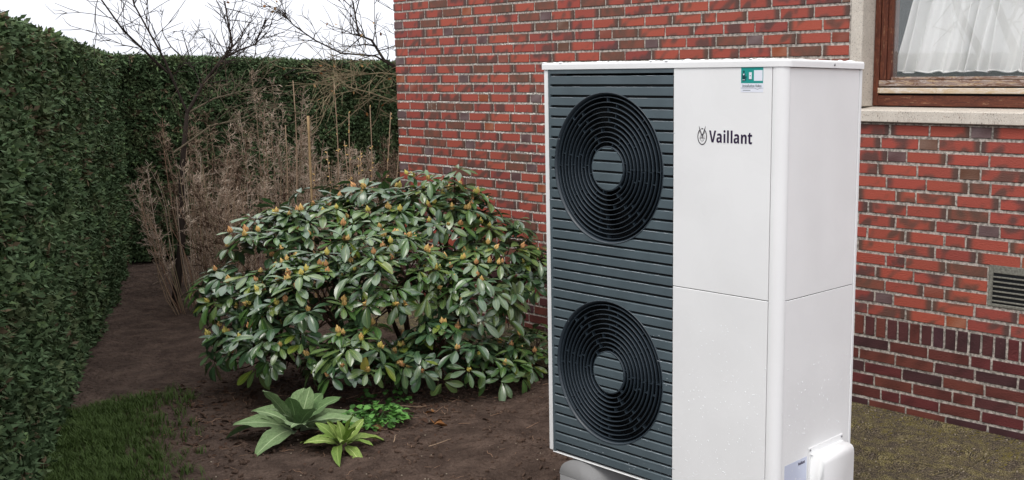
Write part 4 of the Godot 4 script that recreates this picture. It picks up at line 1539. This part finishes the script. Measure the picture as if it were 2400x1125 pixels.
	box(st, Vector3(W - 0.0094, -0.13, cz0), Vector3(W - 0.006, 0.218, cz1), 0.0012)
	box(st, Vector3(W - 0.0062, 0.193, cz0 + 0.006), Vector3(W + 0.004, 0.1955, cz1 - 0.006), 0.001)
	var cover := put("pipe_cover", done(st), m.white, o)
	st = mb()
	var cb := [Vector2(W - 0.0062, 0.194), Vector2(W + 0.03, 0.1925), Vector2(W + 0.042, 0.188), Vector2(W + 0.049, 0.178), Vector2(W + 0.051, 0.164), Vector2(W + 0.051, -0.13)]
	for i in cb.size() - 1:
		var a: Vector2 = cb[i]
		var b: Vector2 = cb[i + 1]
		var e := 0.012
		quad_out(st, [Vector3(a.x, a.y, cz0 + e), Vector3(a.x, a.y, cz1 - e), Vector3(b.x, b.y, cz1 - e), Vector3(b.x, b.y, cz0 + e)], Vector3(W - 0.1, 0.0, -0.3))
	for s in [cz0 + 0.012, cz1 - 0.012]:
		var poly := [Vector3(W - 0.0062, -0.13, s)]
		for c in cb: poly.append(Vector3(c.x, c.y, s))
		for i in range(1, poly.size() - 1):
			quad_out(st, [poly[0], poly[i], poly[i + 1], poly[0] + Vector3(0, 0.00001, 0)], Vector3(W, 0, -0.31))
	put("cover_hood", done(st), m.white, cover)
	for z in [cz0 + 0.010, cz1 - 0.007]:
		put("cover_screw", screw_mesh(), m.steel, cover, Transform3D(Basis.from_euler(Vector3(0, 0, -PI / 2)).scaled(Vector3.ONE * 1.1), Vector3(W - 0.006, 0.209, z)))
	# rating label
	st = mb(true)
	box(st, Vector3(W - 0.0096, 0.07, -0.192), Vector3(W - 0.009, 0.1905, -0.055), 0.0002)
	var lab := put("rating_label", done(st), m.label, o)
	put("label_lettering", text_mesh("Vaillant", 0.011, 0.042, 0.0006), m.print, lab, Transform3D(Basis.from_euler(Vector3(0, PI / 2, 0)), Vector3(W - 0.0087, 0.176, -0.158)))
	# feet: rounded grey rails
	for x in [0.19, 0.93]:
		st = mb()
		var sec := []
		for i in 17:
			var a := PI * i / 16.0
			sec.append(Vector2(x + cos(a) * 0.125, -0.085 + sin(a) * 0.08))
		for i in 16:
			quad_out(st, [Vector3(sec[i].x, sec[i].y, 0.0), Vector3(sec[i + 1].x, sec[i + 1].y, 0.0), Vector3(sec[i + 1].x, sec[i + 1].y, -D - 0.03), Vector3(sec[i].x, sec[i].y, -D - 0.03)], Vector3(x, -0.1, -0.2))
		for z in [0.0, -D - 0.03]:
			for i in 16: quad_out(st, [Vector3(x, -0.085, z), Vector3(sec[i].x, sec[i].y, z), Vector3(sec[i + 1].x, sec[i + 1].y, z), Vector3(x, -0.08501, z)], Vector3(x, -0.1, -0.2))
		box(st, Vector3(x - 0.125, -0.26, -D - 0.03), Vector3(x + 0.125, -0.085, 0.0), 0.004)
		put("foot", done(st), m.foot, o)

func screw_mesh() -> ArrayMesh:
	var st := mb()
	lathe(st, [Vector2(0.0042, 0), Vector2(0.0042, 0.0012), Vector2(0.0032, 0.0026), Vector2(0.0012, 0.0032), Vector2(0, 0.0032)], 10)
	return done(st)

func turned(prof: Array, segs := 72) -> ArrayMesh:
	# profile (radius, z) turned about z
	var st := mb()
	lathe(st, prof, segs, Transform3D(Basis(Vector3(1, 0, 0), Vector3(0, 0, 1), Vector3(0, -1, 0)), Vector3.ZERO))
	return done(st)

func fan(o: Node3D, f: Vector2) -> void:
	var at := Transform3D(Basis(), Vector3(f.x, f.y, 0))
	# bell mouth: the rim turns in behind the slats
	var g := put("fan_grille", turned([Vector2(FR + 0.001, -0.012), Vector2(FR + 0.001, 0.0012), Vector2(FR - 0.0012, 0.0014), Vector2(FR - 0.006, -0.006), Vector2(FR - 0.012, -0.022), Vector2(FR - 0.014, -0.05), Vector2(FR - 0.014, -0.098)], 96), m.ring, o, at)
	var spokes := mb(true)
	var n := 11
	var r0 := FR - 0.017
	var r1 := 0.0815
	for i in n:
		var r := lerpf(r0, r1, i / float(n - 1))
		var z := -0.004 + 0.003 * sin(PI * i / (n - 1.0))
		var half := 0.0013 if i < n - 1 else 0.0026
		var ring := put("grille_ring", turned([Vector2(r - half, -0.024), Vector2(r + half, -0.024), Vector2(r + half, z - 0.0006), Vector2(r + half * 0.4, z), Vector2(r - half * 0.4, z), Vector2(r - half, z - 0.0006), Vector2(r - half, -0.024)], 96), m.ring, g)
		if i < n - 1:
			var rn := lerpf(r0, r1, (i + 1) / float(n - 1))
			var cnt := 8 if i < 6 else 6
			for k in cnt:
				var a := TAU * k / cnt + i * 1.17 + 0.2 * (i % 2)
				var d := Vector3(cos(a), sin(a), 0)
				var s := Vector3(-sin(a), cos(a), 0) * 0.0012
				var p := [d * rn, d * r]
				for q in [-1.0, 1.0]:
					quad_out(spokes, [p[0] + s * q + Vector3(0, 0, -0.02), p[1] + s * q + Vector3(0, 0, -0.02), p[1] + s * q + Vector3(0, 0, -0.0055), p[0] + s * q + Vector3(0, 0, -0.0055)], d * r * 0.9 - Vector3(0, 0, 0.01))
				quad(spokes, p[0] - s + Vector3(0, 0, -0.0055), p[1] - s + Vector3(0, 0, -0.0055), p[1] + s + Vector3(0, 0, -0.0055), p[0] + s + Vector3(0, 0, -0.0055))

	put("grille_spokes", done(spokes), m.ring, g).set_meta("kind", "stuff")
	# slatted disc in the middle
	var ytop := 1.5195
	for i in 39:
		var y1 := ytop - PITCH * i - 0.0045
		var y0 := ytop - PITCH * (i + 1) + 0.0045
		var R := 0.0795
		y1 = minf(y1 - f.y, R - 0.0005)
		y0 = maxf(y0 - f.y, -R + 0.0005)
		if y1 - y0 < 0.006: continue
		var st := mb(true)
		var prof := [Vector2(y0, -0.01), Vector2(y0, 0.0)]
		for k in range(1, 8): prof.append(Vector2(lerpf(y0, y1 - 0.003, k / 8.0), 0.0))
		prof.append(Vector2(y1 - 0.003, 0.0))
		prof.append(Vector2(y1, -0.0035))
		prof.append(Vector2(y1, -0.01))
		for k in prof.size() - 1:
			var a: Vector2 = prof[k]
			var b: Vector2 = prof[k + 1]
			var wa := sqrt(maxf(R * R - a.x * a.x, 0.0))
			var wb := sqrt(maxf(R * R - b.x * b.x, 0.0))
			quad(st, Vector3(-wa, a.x, a.y - 0.003), Vector3(wa, a.x, a.y - 0.003), Vector3(wb, b.x, b.y - 0.003), Vector3(-wb, b.x, b.y - 0.003))
		put("hub_slat", done(st), m.slat, g)
	put("hub_back", turned([Vector2(0.0805, -0.011), Vector2(0.0, -0.011)], 40), m.dark, g)
	# fan wheel behind
	var st := mb()
	for k in 5:
		var a := TAU * k / 5.0
		var rows := []
		for i in 7:
			var t := i / 6.0
			var r := lerpf(0.07, 0.255, t)
			var aa := a + t * 0.5
			var half := lerpf(0.35, 0.42, t)
			rows.append([Vector3(cos(aa - half) * r, sin(aa - half) * r, -0.085), Vector3(cos(aa + half) * r, sin(aa + half) * r, -0.055)])
		for i in 6: quad(st, rows[i][0], rows[i][1], rows[i + 1][1], rows[i + 1][0])
	lathe(st, [Vector2(0.09, -0.09), Vector2(0.09, -0.05), Vector2(0.0, -0.045)], 24, Transform3D(Basis(Vector3(1, 0, 0), Vector3(0, 0, 1), Vector3(0, -1, 0)), Vector3.ZERO))
	put("fan_wheel", done(st), m.black, o, at)

func ellipse(cx: float, cy: float, rx: float, ry: float, n := 40) -> Array:
	var out := []
	for i in n:
		var a := TAU * i / n
		out.append(Vector2(cx + cos(a) * rx, cy + sin(a) * ry))
	return out

func lettering(o: Node3D, upper: Node3D) -> void:
	# word, base line 1.289, capital 1.3305, from x 0.833 to 1.0155
	put("word_mark", text_mesh("Vaillant", 0.0435, 0.1815, 0.0016), m.print, upper, Transform3D(Basis(), Vector3(0.9242, 1.3102, 0.0)))
	# emblem: an oval with a long eared head
	var st := mb(true)
	var ex := 0.8030
	var ey := 1.3075
	var z0 := -0.0005
	var z1 := 0.0008
	# oval, open at the top between the ears
	var outer := []
	var inner := []
	for i in 49:
		var a := PI * 0.5 + 0.42 + (TAU - 0.84) * i / 48.0
		outer.append(Vector2(ex + cos(a) * 0.0208, ey + sin(a) * 0.0285))
		inner.append(Vector2(ex + cos(a) * 0.0176, ey + sin(a) * 0.0250))
	for i in 48: plate(st, PackedVector2Array([outer[i], outer[i + 1], inner[i + 1], inner[i]]), z0, z1)
	var top := []
	for i in 9:
		var a := PI * 0.5 + 0.2 - 0.4 * i / 8.0
		top.append([Vector2(ex + cos(a) * 0.0208, ey + sin(a) * 0.0285), Vector2(ex + cos(a) * 0.0176, ey + sin(a) * 0.0250)])
	for i in 8: plate(st, PackedVector2Array([top[i][0], top[i + 1][0], top[i + 1][1], top[i][1]]), z0, z1)
	for s in [-1.0, 1.0]:
		# ears: an outline each, the inner stroke heavier
		plate(st, PackedVector2Array([Vector2(ex + s * 0.0145, ey + 0.0365), Vector2(ex + s * 0.0016, ey + 0.009), Vector2(ex + s * 0.0056, ey + 0.0083)]), z0, z1)
		plate(st, PackedVector2Array([Vector2(ex + s * 0.0145, ey + 0.0365), Vector2(ex + s * 0.0086, ey + 0.0105), Vector2(ex + s * 0.0103, ey + 0.0109)]), z0, z1)
		# cheek, eye, whiskers
		plate(st, PackedVector2Array([Vector2(ex + s * 0.0078, ey + 0.007), Vector2(ex + s * 0.0088, ey - 0.004), Vector2(ex + s * 0.0072, ey - 0.012), Vector2(ex + s * 0.0066, ey - 0.004)]), z0, z1)
		plate(st, PackedVector2Array([Vector2(ex + s * 0.0024, ey - 0.001), Vector2(ex + s * 0.005, ey - 0.0045), Vector2(ex + s * 0.0045, ey - 0.0075)]), z0, z1)
		plate(st, PackedVector2Array([Vector2(ex + s * 0.0075, ey - 0.0065), Vector2(ex + s * 0.0135, ey - 0.0050), Vector2(ex + s * 0.0135, ey - 0.0057), Vector2(ex + s * 0.0075, ey - 0.0073)]), z0, z1)
		plate(st, PackedVector2Array([Vector2(ex + s * 0.0, ey - 0.0155), Vector2(ex + s * 0.0068, ey - 0.0115), Vector2(ex + s * 0.0072, ey - 0.0122), Vector2(ex + s * 0.0, ey - 0.0168)]), z0, z1)
	plate(st, PackedVector2Array([Vector2(ex - 0.0062, ey + 0.0092), Vector2(ex + 0.0062, ey + 0.0092), Vector2(ex + 0.0022, ey + 0.001), Vector2(ex + 0.0008, ey - 0.009), Vector2(ex - 0.0008, ey - 0.009), Vector2(ex - 0.0022, ey + 0.001)]), z0, z1)
	put("emblem", done(st), m.print_grey, upper)
	# sticker
	var sx := 0.9652
	var sw := 0.0916
	var yb := 1.4582
	st = mb(true)
	box(st, Vector3(sx, yb, -0.0003), Vector3(sx + sw, HH - 0.0262, 0.0006), 0.0002)
	var sticker := put("sticker", done(st), m.paper, upper)
	st = mb(true)
	box(st, Vector3(sx + 0.0012, yb + 0.0295, 0.0), Vector3(sx + sw - 0.0012, HH - 0.0264, 0.0009), 0.0)
	put("teal_field", done(st), m.teal, sticker)
	st = mb(true)
	box(st, Vector3(sx + 0.054, yb + 0.037, 0.0), Vector3(sx + 0.0885, yb + 0.0712, 0.0012), 0.0)
	put("white_field", done(st), m.paper, sticker)
	# phone with a play mark
	st = mb(true)
	box(st, Vector3(sx + 0.0338, yb + 0.0425, 0.0), Vector3(sx + 0.0448, yb + 0.0648, 0.0012), 0.0)
	put("phone_picture", done(st), m.paper, sticker)
	st = mb(true)
	plate(st, PackedVector2Array([Vector2(sx + 0.0375, yb + 0.0555), Vector2(sx + 0.0375, yb + 0.0515), Vector2(sx + 0.0415, yb + 0.0535)]), 0.0, 0.0015)
	plate(st, PackedVector2Array([Vector2(sx + 0.0325, yb + 0.0425), Vector2(sx + 0.0325, yb + 0.0405), Vector2(sx + 0.0461, yb + 0.0405), Vector2(sx + 0.0461, yb + 0.0425)]), 0.0, 0.0011)
	# fitter with a spanner
	plate(st, PackedVector2Array(ellipse(sx + 0.0125, yb + 0.0665, 0.0034, 0.0042, 14)), 0.0, 0.0012)
	plate(st, PackedVector2Array([Vector2(sx + 0.0072, yb + 0.061), Vector2(sx + 0.0178, yb + 0.061), Vector2(sx + 0.019, yb + 0.05), Vector2(sx + 0.0165, yb + 0.036), Vector2(sx + 0.0085, yb + 0.036), Vector2(sx + 0.006, yb + 0.05)]), 0.0, 0.0012)
	plate(st, PackedVector2Array([Vector2(sx + 0.0195, yb + 0.036), Vector2(sx + 0.0215, yb + 0.036), Vector2(sx + 0.0245, yb + 0.0525), Vector2(sx + 0.022, yb + 0.0495), Vector2(sx + 0.0195, yb + 0.0525)]), 0.0, 0.0012)
	put("fitter_picture", done(st), m.teal_dark, sticker)
	st = mb(true)
	box(st, Vector3(sx + 0.0078, yb + 0.0395, 0.0), Vector3(sx + 0.0172, yb + 0.0412, 0.0015), 0.0)
	plate(st, PackedVector2Array([Vector2(sx + 0.0088, yb + 0.060), Vector2(sx + 0.0125, yb + 0.054), Vector2(sx + 0.0162, yb + 0.060)]), 0.0, 0.0014)
	put("belt_mark", done(st), m.paper, sticker)
	put("sticker_lettering", text_mesh("Installation Video", 0.0088, 0.077, 0.0005, 400), m.teal_dark, sticker, Transform3D(Basis(), Vector3(sx + sw * 0.5, yb + 0.0208, 0.0009)))
	st = mb(true)
	var notch := [Vector2(0.0, 0.0132), Vector2(0.057, 0.0132), Vector2(0.061, 0.0116), Vector2(0.068, 0.0094), Vector2(0.075, 0.0116), Vector2(0.079, 0.0132), Vector2(sw, 0.0132)]
	for i in notch.size() - 1:
		var a: Vector2 = notch[i] + Vector2(sx, yb)
		var b: Vector2 = notch[i + 1] + Vector2(sx, yb)
		plate(st, PackedVector2Array([a, b, b + Vector2(0, 0.0009), a + Vector2(0, 0.0009)]), 0.0, 0.0009)
	box(st, Vector3(sx + 0.009, yb + 0.0058, 0.0), Vector3(sx + 0.040, yb + 0.0074, 0.0009), 0.0)
	put("sticker_lines", done(st), m.teal_dark, sticker)

# ---------------------------------------------------------------- litter on the soil
func litter() -> void:
	# clods and stones: too many to count
	var clod := mb(true)
	box(clod, Vector3(-0.5, -0.4, -0.5), Vector3(0.5, 0.4, 0.5), 0.24)
	var cm := done(clod)
	var spots := []
	for i in 9000:
		var x := rf(1.4, 4.4)
		var z := rf(0.7, 3.0)
		if noise.get_noise_2d(x * 2.0 + 30.0, z * 2.0) < -0.15: continue
		var s := 0.003 + 0.022 * pow(rng.randf(), 5.0)
		spots.append(Transform3D(Basis.from_euler(Vector3(rf(0, 6), rf(0, 6), rf(0, 6))) * Basis.from_scale(Vector3(s * rf(0.8, 1.5), s * rf(0.6, 1.0), s)), Vector3(x, soil_height(x, z) + s * 0.1, z)))
	tag(many("soil_crumbs", cm, m.clod, self, spots), "loose crumbs and clods of brown soil scattered over the bed", "soil", "", "stuff")
	spots = []
	for i in 160:
		var x := rf(1.8, 4.2)
		var z := rf(0.8, 2.9)
		var s := rf(0.003, 0.008)
		spots.append(Transform3D(Basis.from_euler(Vector3(rf(0, 6), rf(0, 6), 0)).scaled(Vector3(s, s * 0.7, s)), Vector3(x, soil_height(x, z) + s * 0.2, z)))
	tag(many("pebbles", cm, m.pebble, self, spots), "small pale pebbles scattered over the brown soil", "pebbles", "", "stuff")
	# bark chips and dead leaves lying in the shade under the shrub
	var lm := leaf_mesh(0.06, 0.024, 0.7, 0.4, 4, 0.5)
	spots = []
	for i in 1300:
		var x := rf(1.1, 3.2)
		var z := rf(1.1, 2.75)
		if (Vector2(x, z) - Vector2(1.85, 1.95)).length() > 0.85 + 0.5 * absf(rng.randfn(0.0, 0.35)): continue
		spots.append(frame_on(Vector3(x, soil_height(x, z) + 0.004, z), Vector3(rf(-1, 1), rf(-0.15, 0.15), rf(-1, 1)), Vector3(rf(-0.6, 0.6), 1, rf(-0.6, 0.6)), rf(0.4, 1.0)))
	var dead_dark := std(c8(74, 56, 46), 0.9, 0.2)
	tag(many("leaf_litter", lm, dead_dark, self, spots), "dark brown dead leaves strewn on the soil beneath the shrub", "leaf litter", "", "stuff")
	var tw := mb()
	tube(tw, [Vector3(-0.03, 0, 0), Vector3(-0.008, 0.003, 0.004), Vector3(0.012, 0.001, -0.003), Vector3(0.032, 0.004, 0.002)], [0.0011, 0.0013, 0.0011, 0.0007], 4)
	var twig_mesh := done(tw)
	spots = []
	for i in 420:
		var x := rf(1.2, 4.0)
		var z := rf(0.8, 2.9)
		if x > 2.7 and rng.randf() < 0.7: continue
		spots.append(Transform3D(Basis.from_euler(Vector3(rf(-0.2, 0.2), rf(0, TAU), rf(-0.2, 0.2))).scaled(Vector3.ONE * rf(0.4, 1.3)), Vector3(x, soil_height(x, z) + 0.004, z)))
	tag(many("twig_litter", twig_mesh, m.stem, self, spots), "fine dry twigs strewn over the brown soil", "twigs", "", "stuff")
	var singles := [[2.762, 1.729, 1.2, "curled tan dead leaf lying alone on the open soil", 0], [2.80, 1.76, 1.0, "tan dead leaf touching the curled one on the open soil", 0], [2.66, 2.04, 1.0, "pale yellow dead leaf at the edge of the small round leaved clump", 1], [2.63, 1.62, 0.8, "reddish brown dead leaf close under the shrub's lowest leaves", 0]]
	for s in singles:
		var o := thing("dead_leaf", s[3], "leaf", Vector3(s[0], soil_height(s[0], s[1]) + 0.012, s[1]), rf(0, TAU))
		put("leaf_blade", leaf_mesh(0.085 * s[2], 0.05 * s[2], 1.2, 0.8, 5, 0.5, 0.12), m.dead_pale if s[4] else m.dead_leaf, o)
	var sticks := [[2.485, 1.66, 0.16, 0.5, "thin straight dry stick lying on soil in front of the shrub"], [3.08, 1.92, 0.12, 1.4, "thin bent twig lying on the bare soil"], [2.9, 2.05, 0.08, 2.3, "short pale twig lying on the soil right of the bright rosette"]]
	for s in sticks:
		var o := thing("stick", s[4], "stick", Vector3(s[0], soil_height(s[0], s[1]) + 0.01, s[1]), s[3])
		var st := mb()
		tube(st, wiggle(Vector3(-s[2] * 0.5, 0, 0), Vector3(s[2] * 0.5, 0.012, 0), 5, 0.006), taper(0.0028, 0.0016, 5), 5)
		put("twig", done(st), m.cane, o)
